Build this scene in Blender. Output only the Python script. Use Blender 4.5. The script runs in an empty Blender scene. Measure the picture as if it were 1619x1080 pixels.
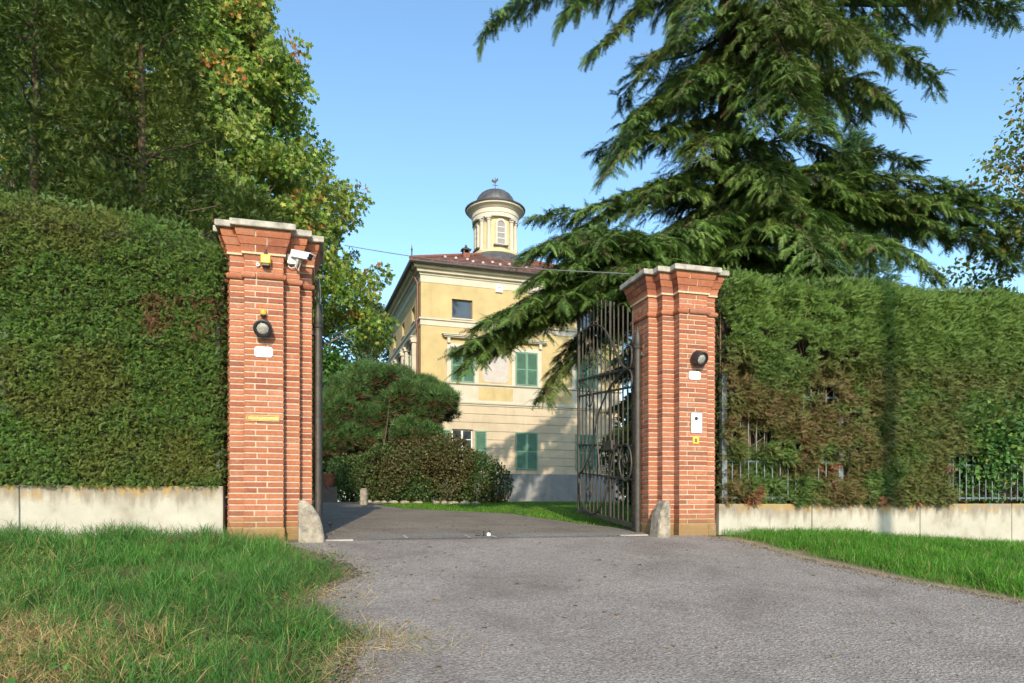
import bpy, bmesh, math, random
import numpy as np
from mathutils import Vector, Matrix

rng = np.random.default_rng(7)
random.seed(7)
sc = bpy.context.scene
COL = sc.collection
R = math.radians

# ------------------------------------------------------------------ survey
F, CX, HY, EYE = 1079.0, 809.5, 794.0, 0.48       # focal length and horizon of the photograph (1619 px wide)

def at(px, py, Y):
    return Vector(((px - CX) / F * Y, Y, EYE + (HY - py) / F * Y))

TH = R(15.3)
U = np.array([math.cos(TH), math.sin(TH)])
N = np.array([-math.sin(TH), math.cos(TH)])
PL = np.array([-2.965, 8.07])
GAP = 5.74                                          # pillar centre to pillar centre

def wp(a, b):
    return PL + a * U + b * N

def ab(x, y):
    dx, dy = x - PL[0], y - PL[1]
    return dx * U[0] + dy * U[1], dx * N[0] + dy * N[1]

def smooth(x, lo, hi):
    t = np.clip((x - lo) / (hi - lo), 0, 1)
    return t * t * (3 - 2 * t)

def G(x, y):
    x = np.asarray(x, float); y = np.asarray(y, float)
    a, b = ab(x, y)
    k = .18
    neg = -np.log1p(np.exp(np.clip(-b / k, -60, 60))) * k        # soft min(b,0)
    pos = np.log1p(np.exp(np.clip(b / k, -60, 60))) * k
    neg = np.maximum(neg, -13); pos = np.minimum(pos, 26)
    z = .10 * neg + .043 * pos + .005
    z = z - .30 * smooth(a, 6.2, 12.5) * (1 - smooth(b, .6, 2.5))
    z = z + .06 * smooth(-a, -.2, 2.5) * smooth(b, -2.5, -.3) * (1 - smooth(b, .6, 2.5))
    return z

def ground_pt(px, py):
    d = 9.0
    for _ in range(60):
        x = (px - CX) / F * d
        h = EYE - float(G(x, d))
        nd = h * F / max(py - HY, 1e-3)
        d = .6 * d + .4 * nd
    return ((px - CX) / F * d, d)

# ------------------------------------------------------------------ noise
def _hash(ix, iy, iz, seed):
    n = (ix * 374761393 + iy * 668265263 + iz * 2147483647 + seed * 974711) & 0x7fffffff
    n = ((n ^ (n >> 13)) * 1274126177) & 0x7fffffff
    return ((n ^ (n >> 16)) & 0xffff) / 65535.0

def vnoise(P, scale, seed=0):
    P = np.asarray(P, float) * scale
    if P.shape[1] == 2:
        P = np.c_[P, np.zeros(len(P))]
    I = np.floor(P).astype(np.int64); f = P - I
    f = f * f * (3 - 2 * f)
    r = 0
    for dx in (0, 1):
        for dy in (0, 1):
            for dz in (0, 1):
                w = (f[:, 0] if dx else 1 - f[:, 0]) * (f[:, 1] if dy else 1 - f[:, 1]) * (f[:, 2] if dz else 1 - f[:, 2])
                r = r + w * _hash(I[:, 0] + dx, I[:, 1] + dy, I[:, 2] + dz, seed)
    return r

def fbm(P, scale, seed=0, oct=3):
    s, a, t = 0, 1, 0
    for i in range(oct):
        s = s + a * vnoise(P, scale * 2 ** i, seed + i * 17); t += a; a *= .5
    return s / t

# ------------------------------------------------------------------ materials
def new_mat(name):
    m = bpy.data.materials.new(name); m.use_nodes = True
    nt = m.node_tree; nt.nodes.clear()
    out = nt.nodes.new('ShaderNodeOutputMaterial')
    p = nt.nodes.new('ShaderNodeBsdfPrincipled')
    nt.links.new(p.outputs[0], out.inputs[0])
    return m, nt, p, out

def node(nt, typ, **kw):
    n = nt.nodes.new(typ)
    for k, v in kw.items():
        if k == 'ins':
            for i, x in v.items(): n.inputs[i].default_value = x
        else: setattr(n, k, v)
    return n

def ramp(nt, fac, stops):
    r = nt.nodes.new('ShaderNodeValToRGB')
    e = r.color_ramp.elements
    while len(e) > 1: e.remove(e[-1])
    e[0].position = stops[0][0]; e[0].color = (*stops[0][1], 1)
    for p, c in stops[1:]:
        x = e.new(p); x.color = (*c, 1)
    nt.links.new(fac, r.inputs[0])
    return r.outputs[0]

def mixc(nt, fac, a, b, mode='MIX'):
    m = nt.nodes.new('ShaderNodeMix'); m.data_type = 'RGBA'; m.blend_type = mode
    for sock, v in ((m.inputs[0], fac), (m.inputs[6], a), (m.inputs[7], b)):
        if isinstance(v, (int, float)): sock.default_value = v
        elif isinstance(v, tuple): sock.default_value = (*v, 1) if len(v) == 3 else v
        else: nt.links.new(v, sock)
    return m.outputs[2]

def noise_tex(nt, coord, scale, detail=4, rough=.6, dist=0):
    n = nt.nodes.new('ShaderNodeTexNoise')
    n.inputs['Scale'].default_value = scale; n.inputs['Detail'].default_value = detail
    n.inputs['Roughness'].default_value = rough; n.inputs['Distortion'].default_value = dist
    nt.links.new(coord, n.inputs['Vector'])
    return n.outputs[0]

def bump(nt, h, p, strength=.3, dist=.01):
    b = nt.nodes.new('ShaderNodeBump'); b.inputs['Strength'].default_value = strength
    b.inputs['Distance'].default_value = dist
    nt.links.new(h, b.inputs['Height']); nt.links.new(b.outputs[0], p.inputs['Normal'])

def objco(nt, out='Object'):
    return nt.nodes.new('ShaderNodeTexCoord').outputs[out]

def plain(name, c, rough=.6, metal=0, var=.12, scale=6, bs=.0, spec=.5, fine=60):
    m, nt, p, _ = new_mat(name)
    co = objco(nt)
    n = noise_tex(nt, co, scale, 5)
    lo = tuple(x * (1 - var * 1.6) for x in c); hi = tuple(min(1, x * (1 + var)) for x in c)
    nt.links.new(ramp(nt, n, [(.3, lo), (.7, hi)]), p.inputs['Base Color'])
    p.inputs['Roughness'].default_value = rough; p.inputs['Metallic'].default_value = metal
    p.inputs['Specular IOR Level'].default_value = spec
    if 'plaster' in name or 'plinth' in name:            # rain streaks and patching in the render coat
        mp = nt.nodes.new('ShaderNodeMapping'); mp.inputs['Scale'].default_value = (2.6, 2.6, .22); nt.links.new(co, mp.inputs[0])
        base = p.inputs['Base Color'].links[0].from_socket
        c2 = mixc(nt, .8, base, ramp(nt, noise_tex(nt, mp.outputs[0], 1.5, 6, .65), [(.30, (.86, .84, .81)), (.42, (1, 1, 1)), (.7, (1.05, 1.05, 1.05))]), 'MULTIPLY')
        nt.links.new(c2, p.inputs['Base Color'])
    if bs: bump(nt, noise_tex(nt, co, fine, 4), p, bs, .01)
    return m

def attr_mat(name, rough=.55, trans=.3, spec=.4, speck=0., tint=(1, 1, 1)):
    m, nt, p, out = new_mat(name)
    a = nt.nodes.new('ShaderNodeAttribute'); a.attribute_name = 'col'
    c = a.outputs['Color']
    if speck:
        c = mixc(nt, speck, c, ramp(nt, noise_tex(nt, objco(nt), 55, 3), [(.3, (.25, .25, .25)), (.7, (1, 1, 1))]), 'MULTIPLY')
    nt.links.new(c, p.inputs['Base Color'])
    p.inputs['Roughness'].default_value = rough; p.inputs['Specular IOR Level'].default_value = spec
    if trans:
        t = nt.nodes.new('ShaderNodeBsdfTranslucent'); nt.links.new(c, t.inputs[0])
        mx = nt.nodes.new('ShaderNodeMixShader'); mx.inputs[0].default_value = trans
        nt.links.new(p.outputs[0], mx.inputs[1]); nt.links.new(t.outputs[0], mx.inputs[2])
        nt.links.new(mx.outputs[0], out.inputs[0])
    return m

M = {}
# leaves
M['thuja'] = attr_mat('thuja_leaf', .6, .25)
M['broad'] = attr_mat('broad_leaf', .45, .38)
M['needle'] = attr_mat('cedar_needle', .5, .22)
M['gloss'] = attr_mat('glossy_leaf', .5, .25, .3)
M['grass'] = attr_mat('grass_blade', .55, .35)
M['soil'] = attr_mat('soil', .95, 0, .1, speck=.8)
M['bark'] = plain('bark', (.11, .075, .05), .9, 0, .35, 14, .8, fine=30)
M['palebark'] = plain('pale_bark', (.26, .22, .17), .85, 0, .3, 9, .6, fine=26)
M['twig'] = plain('twig', (.07, .045, .025), .9, 0, .3, 9, .5)
M['hedge_wood'] = plain('hedge_wood', (.035, .026, .015), .95, 0, .5, 22, .9, fine=40)

# brick and mortar
def brick_mat():
    m, nt, p, _ = new_mat('brick')
    a = nt.nodes.new('ShaderNodeAttribute'); a.attribute_name = 'col'
    co = objco(nt)
    n = noise_tex(nt, co, 38, 5, .65)
    c = mixc(nt, .75, a.outputs['Color'], ramp(nt, n, [(.25, (.62, .58, .55)), (.55, (1, 1, 1)), (.8, (1.12, 1.1, 1.05))]), 'MULTIPLY')
    # pale lime bloom
    bl = ramp(nt, noise_tex(nt, co, 7, 5, .7), [(.58, (0, 0, 0)), (.74, (.4, .4, .4))])
    c = mixc(nt, bl, c, (.55, .36, .25))
    # damp mossy foot
    sx = nt.nodes.new('ShaderNodeSeparateXYZ'); nt.links.new(co, sx.inputs[0])
    nn = noise_tex(nt, co, 5, 4)
    ad = node(nt, 'ShaderNodeMath', operation='MULTIPLY_ADD', ins={1: .25}); nt.links.new(nn, ad.inputs[0]); nt.links.new(sx.outputs[2], ad.inputs[2])
    ft = ramp(nt, ad.outputs[0], [(.24, (.75, .75, .75)), (.46, (0, 0, 0))])
    c = mixc(nt, ft, c, (.2, .13, .055))
    nt.links.new(c, p.inputs['Base Color'])
    p.inputs['Roughness'].default_value = .9; p.inputs['Specular IOR Level'].default_value = .2
    bump(nt, noise_tex(nt, co, 60, 5, .7), p, .55, .006)
    return m
M['brick'] = brick_mat()
def mortar_mat():
    m, nt, p, _ = new_mat('mortar')
    co = objco(nt)
    c = ramp(nt, noise_tex(nt, co, 18, 5), [(.3, (.37, .28, .205)), (.7, (.54, .435, .33))])
    sx = nt.nodes.new('ShaderNodeSeparateXYZ'); nt.links.new(co, sx.inputs[0])
    ad = node(nt, 'ShaderNodeMath', operation='MULTIPLY_ADD', ins={1: .25}); nt.links.new(noise_tex(nt, co, 5, 4), ad.inputs[0]); nt.links.new(sx.outputs[2], ad.inputs[2])
    c = mixc(nt, ramp(nt, ad.outputs[0], [(.24, (.8, .8, .8)), (.5, (0, 0, 0))]), c, (.24, .18, .09))
    nt.links.new(c, p.inputs['Base Color']); p.inputs['Roughness'].default_value = .95
    bump(nt, noise_tex(nt, co, 80, 4), p, .5, .005)
    return m
M['mortar'] = mortar_mat()
M['capstone'] = plain('cap_stone', (.40, .365, .31), .9, 0, .32, 7, .6)
M['guardstone'] = plain('guard_stone', (.30, .255, .20), .9, 0, .35, 11, .9, fine=45)
M['slab'] = plain('slab_concrete', (.33, .30, .26), .9, 0, .2, 8, .4)

def concrete_mat():
    m, nt, p, _ = new_mat('wall_concrete')
    co = objco(nt)
    c = ramp(nt, noise_tex(nt, co, 2.2, 6, .65), [(.28, (.27, .235, .185)), (.48, (.40, .365, .30)), (.75, (.48, .445, .38))])
    sx = nt.nodes.new('ShaderNodeSeparateXYZ'); nt.links.new(co, sx.inputs[0])
    # vertical dark runs hanging from the top: noise stretched in z
    mp = nt.nodes.new('ShaderNodeMapping'); mp.inputs['Scale'].default_value = (4.5, 4.5, .7); nt.links.new(co, mp.inputs[0])
    runs = noise_tex(nt, mp.outputs[0], 1.6, 5, .6)
    up = node(nt, 'ShaderNodeMath', operation='MULTIPLY_ADD', ins={1: 1.3, 2: 0.20}); nt.links.new(sx.outputs[2], up.inputs[0])   # z local, 0 = top
    s = node(nt, 'ShaderNodeMath', operation='ADD'); nt.links.new(up.outputs[0], s.inputs[0]); nt.links.new(runs, s.inputs[1])
    c = mixc(nt, ramp(nt, s.outputs[0], [(.42, (0, 0, 0)), (.62, (.75, .75, .75))]), c, (.19, .155, .115))
    up2 = node(nt, 'ShaderNodeMath', operation='MULTIPLY_ADD', ins={1: .9, 2: 0.075}); nt.links.new(sx.outputs[2], up2.inputs[0])
    s2 = node(nt, 'ShaderNodeMath', operation='ADD'); nt.links.new(up2.outputs[0], s2.inputs[0]); nt.links.new(noise_tex(nt, co, 5.5, 6, .7), s2.inputs[1])
    c = mixc(nt, ramp(nt, s2.outputs[0], [(.49, (0, 0, 0)), (.62, (.8, .8, .8))]), c, (.37, .235, .07))
    nt.links.new(c, p.inputs['Base Color']); p.inputs['Roughness'].default_value = .92
    bump(nt, noise_tex(nt, co, 42, 7, .8), p, .7, .012)
    return m
M['concrete'] = concrete_mat()

def asphalt(name, lo, hi, patch):
    m, nt, p, _ = new_mat(name)
    co = objco(nt)
    g = noise_tex(nt, co, 62, 4, .75)
    base = ramp(nt, g, [(.28, tuple(x * .42 for x in lo)), (.45, lo), (.6, hi), (.76, tuple(min(1, x * 2.0) for x in hi))])
    v = nt.nodes.new('ShaderNodeTexVoronoi'); v.inputs['Scale'].default_value = 48; nt.links.new(co, v.inputs['Vector'])
    base = mixc(nt, .6, base, ramp(nt, v.outputs['Color'], [(.1, (.6, .58, .58)), (.5, (1, 1, 1)), (.93, (1.2, 1.2, 1.18))]), 'MULTIPLY')
    big = noise_tex(nt, co, .9, 6, .65, .6)
    c = mixc(nt, 1, base, ramp(nt, big, [(.30, (.76, .71, .70)), (.47, (.97, .96, .95)), (.68, (1.16, 1.15, 1.13))]), 'MULTIPLY')
    mp = nt.nodes.new('ShaderNodeMapping'); mp.inputs['Scale'].default_value = (1, 2.2, 1); nt.links.new(co, mp.inputs[0])
    c = mixc(nt, ramp(nt, noise_tex(nt, mp.outputs[0], 2.6, 6, .75, .3), [(.52, (0, 0, 0)), (.68, (.5, .5, .5))]), c, patch)
    nt.links.new(c, p.inputs['Base Color']); p.inputs['Roughness'].default_value = .95; p.inputs['Specular IOR Level'].default_value = .15
    h = node(nt, 'ShaderNodeMath', operation='ADD'); nt.links.new(g, h.inputs[0]); nt.links.new(v.outputs['Distance'], h.inputs[1])
    bump(nt, h.outputs[0], p, .75, .012)
    return m
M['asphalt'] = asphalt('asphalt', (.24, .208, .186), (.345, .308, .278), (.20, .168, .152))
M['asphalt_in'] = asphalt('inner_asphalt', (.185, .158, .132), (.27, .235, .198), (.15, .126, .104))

M['iron'] = plain('painted_iron', (.062, .053, .044), .55, .2, .25, 12, .25)
M['galv'] = plain('galvanised_steel', (.17, .195, .205), .5, .3, .2, 10, .15)
M['railpaint'] = plain('rail_paint', (.13, .17, .175), .5, .3, .25, 10, .15)
M['rust'] = plain('rusty_rod', (.30, .18, .12), .8, .2, .3, 10, .3)
M['black'] = plain('black_plastic', (.02, .02, .024), .4, 0, .2, 10)
M['white'] = plain('white_enamel', (.84, .84, .83), .35, 0, .04, 8)
M['alu'] = plain('white_aluminium', (.74, .74, .73), .4, .1, .08, 8)
M['ink'] = plain('ink', (.05, .06, .09), .5, 0, .1, 8)
M['lens'] = plain('lamp_lens', (.36, .34, .31), .15, 0, .25, 30, .5, fine=90)
M['yellow'] = plain('yellow_plastic', (.72, .46, .03), .45, 0, .1, 8)
M['orange'] = plain('orange_plastic', (.85, .36, .05), .35, 0, .1, 8)
M['brass'] = plain('brass', (.34, .23, .085), .45, .5, .2, 10, .2)
M['cable'] = plain('cable_sheath', (.16, .16, .17), .6)

# villa
M['yellowplaster'] = plain('yellow_plaster', (.48, .372, .190), .9, 0, .10, 1.3, .15, .2)
M['creamplaster'] = plain('cream_plaster', (.50, .45, .36), .9, 0, .07, 1.6, .12, .2)
M['groundplaster'] = plain('stone_plaster', (.50, .405, .29), .92, 0, .10, 1.1, .18, .2)
M['greyplinth'] = plain('grey_plinth', (.225, .22, .22), .9, 0, .12, 1.6, .25, .2)
M['trim'] = plain('cream_trim', (.54, .49, .40), .85, 0, .08, 2, .1, .2)
M['fresco'] = plain('pale_fresco', (.47, .43, .40), .9, 0, .07, 3.4, .05, .2)
M['shutter'] = plain('green_shutter', (.095, .20, .135), .55, 0, .14, 3)
M['shutterrail'] = plain('green_shutter_rail', (.14, .27, .19), .5, 0, .1, 3)
M['glass'] = plain('window_glass', (.03, .04, .05), .04, 0, .2, 2, 0, .9)
M['winframe'] = plain('white_window_wood', (.72, .68, .62), .5)
M['darkframe'] = plain('dark_window_frame', (.10, .085, .07), .5)
M['turretpane'] = plain('turret_pane', (.26, .235, .22), .25)
M['paleyellow'] = plain('pale_yellow_plaster', (.52, .45, .27), .9, 0, .07, 1.6, .12, .2)
M['lead'] = plain('lead_sheet', (.092, .090, .095), .55, .2, .25, 3, .1)
M['gutter'] = plain('gutter_metal', (.06, .05, .048), .5, .4)
M['pipe'] = plain('brown_pipe', (.16, .075, .045), .5, .3)
M['chimbrick'] = plain('chimney_brick', (.24, .085, .055), .9, 0, .2, 8, .4)
def tile_mat():
    m, nt, p, _ = new_mat('roof_tile')
    a = nt.nodes.new('ShaderNodeAttribute'); a.attribute_name = 'col'
    c = mixc(nt, .6, a.outputs['Color'], ramp(nt, noise_tex(nt, objco(nt), 5, 5), [(.3, (.5, .5, .5)), (.7, (1.1, 1.1, 1.1))]), 'MULTIPLY')
    nt.links.new(c, p.inputs['Base Color']); p.inputs['Roughness'].default_value = .9
    return m
M['tile'] = tile_mat()
M['guardtile'] = plain('pale_guard_tile', (.45, .38, .32), .8)

# ------------------------------------------------------------------ objects
def empty(name, loc=(0, 0, 0), rz=0):
    o = bpy.data.objects.new(name, None); COL.objects.link(o)
    o.location = loc; o.rotation_euler = (0, 0, rz); o.empty_display_size = .2
    return o

def tag(o, label=None, cat=None, group=None, kind=None):
    if label: o['label'] = label
    if cat: o['category'] = cat
    if group: o['group'] = group
    if kind: o['kind'] = kind
    return o

def thing(name, label, cat, loc=(0, 0, 0), rz=0, group=None):
    return tag(empty(name, loc, rz), label, cat, group)

def copy_tree(o, parent=None):
    c = o.copy(); COL.objects.link(c)
    c.parent = parent
    for ch in o.children: copy_tree(ch, c)
    return c

def np_mesh(name, V, faces, mats, mi=None, colors=None, parent=None, smooth_=False):
    me = bpy.data.meshes.new(name)
    V = np.asarray(V, np.float32)
    me.vertices.add(len(V)); me.vertices.foreach_set('co', V.ravel())
    idx, starts, tot = [], [], 0
    for Fa in faces:
        Fa = np.asarray(Fa, np.int32)
        if not len(Fa): continue
        m, k = Fa.shape
        idx.append(Fa.ravel()); starts.append(tot + np.arange(m, dtype=np.int32) * k); tot += m * k
    idx = np.concatenate(idx); starts = np.concatenate(starts).astype(np.int32)
    me.loops.add(len(idx)); me.loops.foreach_set('vertex_index', idx)
    me.polygons.add(len(starts)); me.polygons.foreach_set('loop_start', starts)
    for m in (mats if isinstance(mats, (list, tuple)) else [mats]): me.materials.append(m)
    if mi is not None: me.polygons.foreach_set('material_index', np.asarray(mi, np.int32))
    if smooth_: me.polygons.foreach_set('use_smooth', np.ones(len(starts), bool))
    me.update(calc_edges=True)
    if colors is not None:
        c = np.ones((len(V), 4), np.float32); c[:, :3] = np.asarray(colors)[:, :3]
        at_ = me.color_attributes.new('col', 'FLOAT_COLOR', 'POINT'); at_.data.foreach_set('color', c.ravel())
    me.validate()
    o = bpy.data.objects.new(name, me); COL.objects.link(o)
    if parent: o.parent = parent
    return o

class MB:
    """collects polygons, builds ONE mesh object"""
    def __init__(s): s.v, s.f, s.m, s.c = [], [], [], []
    def add(s, vs, fs, mi=0, col=(1, 1, 1)):
        o = len(s.v); s.v += [tuple(v) for v in vs]; s.c += [col] * len(vs)
        for f in fs: s.f.append(tuple(i + o for i in f)); s.m.append(mi)
    def box(s, x0, x1, y0, y1, z0, z1, mi=0, mat=None, col=(1, 1, 1)):
        vs = [Vector(p) for p in ((x0, y0, z0), (x1, y0, z0), (x1, y1, z0), (x0, y1, z0), (x0, y0, z1), (x1, y0, z1), (x1, y1, z1), (x0, y1, z1))]
        if mat is not None: vs = [mat @ v for v in vs]
        s.add(vs, [(0, 3, 2, 1), (4, 5, 6, 7), (0, 1, 5, 4), (1, 2, 6, 5), (2, 3, 7, 6), (3, 0, 4, 7)], mi, col)
    def prism(s, poly, fn, d0, d1, mi=0):
        """poly in 2D, fn(u, v, d) -> 3D"""
        n = len(poly)
        vs = [fn(u, v, d0) for u, v in poly] + [fn(u, v, d1) for u, v in poly]
        fs = [tuple(range(n))[::-1], tuple(range(n, 2 * n))] + [(i, (i + 1) % n, n + (i + 1) % n, n + i) for i in range(n)]
        s.add(vs, fs, mi)
    def tube(s, path, r, n=8, mi=0, cap=True):
        path = [Vector(p) for p in path]; rs = r if isinstance(r, (list, tuple)) else [r] * len(path)
        rings = []; prev = None
        for i, p in enumerate(path):
            t = (path[min(i + 1, len(path) - 1)] - path[max(i - 1, 0)]).normalized()
            if prev is None:
                ref = Vector((0, 0, 1)) if abs(t.z) < .9 else Vector((1, 0, 0))
                x = t.cross(ref).normalized()
            else: x = (prev - t * prev.dot(t)).normalized()
            prev = x; y = t.cross(x)
            rings.append([p + (x * math.cos(k * 2 * math.pi / n) + y * math.sin(k * 2 * math.pi / n)) * rs[i] for k in range(n)])
        vs = [v for rg in rings for v in rg]; fs = []
        for i in range(len(path) - 1):
            for k in range(n):
                fs.append((i * n + k, i * n + (k + 1) % n, (i + 1) * n + (k + 1) % n, (i + 1) * n + k))
        if cap: fs += [tuple(range(n))[::-1], tuple(range((len(path) - 1) * n, len(path) * n))]
        s.add(vs, fs, mi)
    def lathe(s, prof, n=32, c=(0, 0, 0), mi=0, mat=None):
        vs, fs = [], []
        for r, z in prof:
            for k in range(n):
                a = k * 2 * math.pi / n
                p = Vector((c[0] + r * math.cos(a), c[1] + r * math.sin(a), c[2] + z))
                vs.append(mat @ p if mat is not None else p)
        for i in range(len(prof) - 1):
            for k in range(n):
                fs.append((i * n + k, i * n + (k + 1) % n, (i + 1) * n + (k + 1) % n, (i + 1) * n + k))
        fs.append(tuple(range(n))[::-1]); fs.append(tuple(range((len(prof) - 1) * n, len(prof) * n)))
        s.add(vs, fs, mi)
    def build(s, name, mats, parent=None, sm=False, bev=0, color=False):
        me = bpy.data.meshes.new(name)
        me.from_pydata([tuple(v) for v in s.v], [], s.f)
        for m in (mats if isinstance(mats, (list, tuple)) else [mats]): me.materials.append(m)
        me.polygons.foreach_set('material_index', s.m)
        if color:
            c = np.ones((len(s.v), 4), np.float32); c[:, :3] = np.array(s.c)
            at_ = me.color_attributes.new('col', 'FLOAT_COLOR', 'POINT'); at_.data.foreach_set('color', c.ravel())
        if sm:
            me.polygons.foreach_set('use_smooth', [True] * len(me.polygons))
            me.set_sharp_from_angle(angle=R(40))
        me.update()
        o = bpy.data.objects.new(name, me); COL.objects.link(o)
        if parent: o.parent = parent
        if bev:
            b = o.modifiers.new('bevel', 'BEVEL'); b.width = bev; b.segments = 2; b.limit_method = 'ANGLE'; b.angle_limit = R(40)
        return o

# ------------------------------------------------------------------ leaf templates and scattering
GAIN = 1.4
def unit(v): return v / np.maximum(np.linalg.norm(v, axis=-1, keepdims=True), 1e-9)

def frames(d, up=None, roll=None, jit=1.0):
    """local +Y along d, local Z near up"""
    d = unit(d); n = len(d)
    if up is None: up = np.tile([0, 0, 1.0], (n, 1))
    up = up + rng.normal(0, .35 * jit, (n, 3))
    x = np.cross(d, up); bad = np.linalg.norm(x, axis=1) < 1e-3
    x[bad] = np.cross(d[bad], [1.0, .2, .1]); x = unit(x)
    z = np.cross(x, d)
    return np.stack([x, d, z], axis=2)

def scatter(T, P, D, S, C, up=None, jit=1.0, cj=.12):
    V0, tris, quads = T; n, k = len(P), len(V0)
    Rm = frames(D, up, jit=jit)
    V = np.einsum('nij,kj->nki', Rm, V0) * S[:, None, None] + P[:, None, :]
    off = (np.arange(n) * k)[:, None, None]
    fs = []
    if len(tris): fs.append((tris[None] + off).reshape(-1, 3))
    if len(quads): fs.append((quads[None] + off).reshape(-1, 4))
    C = C * GAIN * (1 + rng.normal(0, cj, (n, 1)))
    Cc = np.repeat(np.clip(C, .002, .95), k, axis=0)
    return V.reshape(-1, 3), fs, Cc

def merge(parts):
    V, Fs, Cs, o = [], {3: [], 4: []}, [], 0
    for v, fs, c in parts:
        V.append(v); Cs.append(c)
        for f in fs: Fs[f.shape[1]].append(f + o)
        o += len(v)
    return np.concatenate(V), [np.concatenate(x) for x in Fs.values() if x], np.concatenate(Cs)

def fan_template(nside, L=1.0, w=.05, ang=42, side=.42, droop=.12, seed=1):
    """a flat conifer spray along +Y: slim pointed scales on a rib"""
    r = np.random.default_rng(seed); vs, tr = [], []
    def sliver(p, q, w0):
        p, q = np.array(p, float), np.array(q, float); d = q - p
        nrm = np.array([-d[1], d[0], 0]); nrm /= np.linalg.norm(nrm) + 1e-9
        m = p + d * .45
        i = len(vs); vs.extend([p + nrm * w0, q, p - nrm * w0 + [0, 0, .02 * L]])
        tr.append((i, i + 1, i + 2))
    z = lambda t: -droop * t * t * L
    sliver((0, 0, 0), (0, L, z(1)), w * .8)
    for i in range(nside):
        t = .08 + .8 * i / nside
        for s in (-1, 1):
            l = side * L * (1 - t * .75) * r.uniform(.75, 1.15); a = R(ang + r.uniform(-10, 10))
            p = (0, t * L, z(t)); q = (s * l * math.sin(a), t * L + l * math.cos(a), z(t) - l * .12 + r.normal(0, .02))
            sliver(p, q, w * r.uniform(.7, 1.1))
    return np.array(vs), np.array(tr), np.zeros((0, 4), int)

def tuft_template(n, L=1, w=.03, spread=70, seed=2):
    r = np.random.default_rng(seed); vs, tr = [], []
    for i in range(n):
        a = r.uniform(0, 2 * math.pi); t = R(spread) * math.sqrt(r.uniform(.02, 1))
        d = np.array([math.sin(t) * math.cos(a), math.cos(t), math.sin(t) * math.sin(a)])
        x = np.cross(d, r.normal(0, 1, 3)); x /= np.linalg.norm(x)
        k = len(vs); l = L * r.uniform(.7, 1)
        vs.extend([x * w - d * .05, -x * w - d * .05, d * l]); tr.append((k, k + 1, k + 2))
    return np.array(vs), np.array(tr), np.zeros((0, 4), int)

def leaf_template(fold=.12, wide=.38):
    vs = np.array([(0, 0, 0), (wide, .45, fold), (0, 1, -.08), (-wide, .45, fold), (0, .5, 0)])
    return vs, np.array([(0, 1, 4), (1, 2, 4), (2, 3, 4), (3, 0, 4)]), np.zeros((0, 4), int)

def star_leaf():
    """five pointed leaf"""
    vs = [(0, .32, 0)]
    for i in range(10):
        a = -math.pi / 2 + i * math.pi / 5; r = .62 if i % 2 else .3
        if i == 0: r = .32
        vs.append((r * math.cos(a), .32 + r * math.sin(a), .05 * math.cos(a * 2)))
    tr = [(0, 1 + i, 1 + (i + 1) % 10) for i in range(10)]
    return np.array(vs, float), np.array(tr), np.zeros((0, 4), int)

def blade_template(bend, w=.02):
    vs, q, t = [], [], []
    for i, z in enumerate((0, .38, .72)):
        y = bend * z * z; ww = w * (1 - .45 * z)
        vs += [(-ww, y, z), (ww, y, z)]
    vs.append((0, bend, 1 - .25 * abs(bend)))
    vs = np.array(vs, float)
    vs = vs[:, [0, 2, 1]]                                   # blade length along +Y
    return vs, np.array([(4, 5, 6)]), np.array([(0, 1, 3, 2), (2, 3, 5, 4)])

FAN = fan_template(6, w=.045); FAN_BIG = fan_template(9, w=.027, side=.42, ang=48, seed=4); FAN_SMALL = fan_template(4, w=.07, side=.5, seed=5)
LEAF = leaf_template(); STAR = star_leaf(); TUFT = tuft_template(12, w=.036, spread=58); 
BLADES = [blade_template(b) for b in (.12, .35, .65, .9)]

def pick(cols, weights, n):
    cols = np.array(cols, float); i = rng.choice(len(cols), n, p=np.array(weights) / np.sum(weights))
    return cols[i]

# ================================================================== SETTING
# driveway edges, read in the wall's own axes (a along the wall, b inward)
def edge(pxs):
    return sorted([(b, a) for a, b in (ab(*ground_pt(*p)) for p in pxs)])
LE = edge([(452, 862), (505, 876), (550, 893), (575, 910), (530, 930), (500, 950), (512, 970), (550, 992), (580, 1012), (566, 1045), (556, 1085)])
RE = edge([(1128, 851), (1180, 862), (1260, 885), (1400, 916), (1619, 958)])
def aL(b):
    b = np.asarray(b, float)
    return np.interp(b, [-40, LE[0][0] - 2] + [p[0] for p in LE] + [-.12], [LE[0][1] - 9, LE[0][1] - .4] + [p[1] for p in LE] + [.2])
def aR(b):
    b = np.asarray(b, float)
    return np.interp(b, [-40, RE[0][0] - 2.5, RE[0][0] - .9] + [p[0] for p in RE] + [-.1], [60, 30, RE[0][1] + 2.4] + [p[1] for p in RE] + [5.9])

def nonuni(lo, hi, flo, fhi, step):
    c = list(np.arange(flo, fhi + 1e-6, step)); s = step; x = fhi
    while x < hi: s *= 1.28; x += s; c.append(x)
    s = step; x = flo
    while x > lo: s *= 1.28; x -= s; c.insert(0, x)
    return np.array(c)
xs = nonuni(-700, 700, -8, 12, .13); ys = nonuni(-300, 900, 1.5, 14, .13)
X, Y = np.meshgrid(xs, ys); Pxy = np.c_[X.ravel(), Y.ravel()]
Z = G(Pxy[:, 0], Pxy[:, 1])
nx, ny = len(xs), len(ys)
ii = np.arange(nx * ny).reshape(ny, nx)
quads = np.stack([ii[:-1, :-1], ii[:-1, 1:], ii[1:, 1:], ii[1:, :-1]], -1).reshape(-1, 4)
A_, B_ = ab(Pxy[:, 0], Pxy[:, 1])
n1 = fbm(Pxy, 1.3, 3); n2 = fbm(Pxy, 5, 9)
c = np.array([.06, .075, .022])[None] * (.7 + .6 * n2[:, None])
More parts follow.
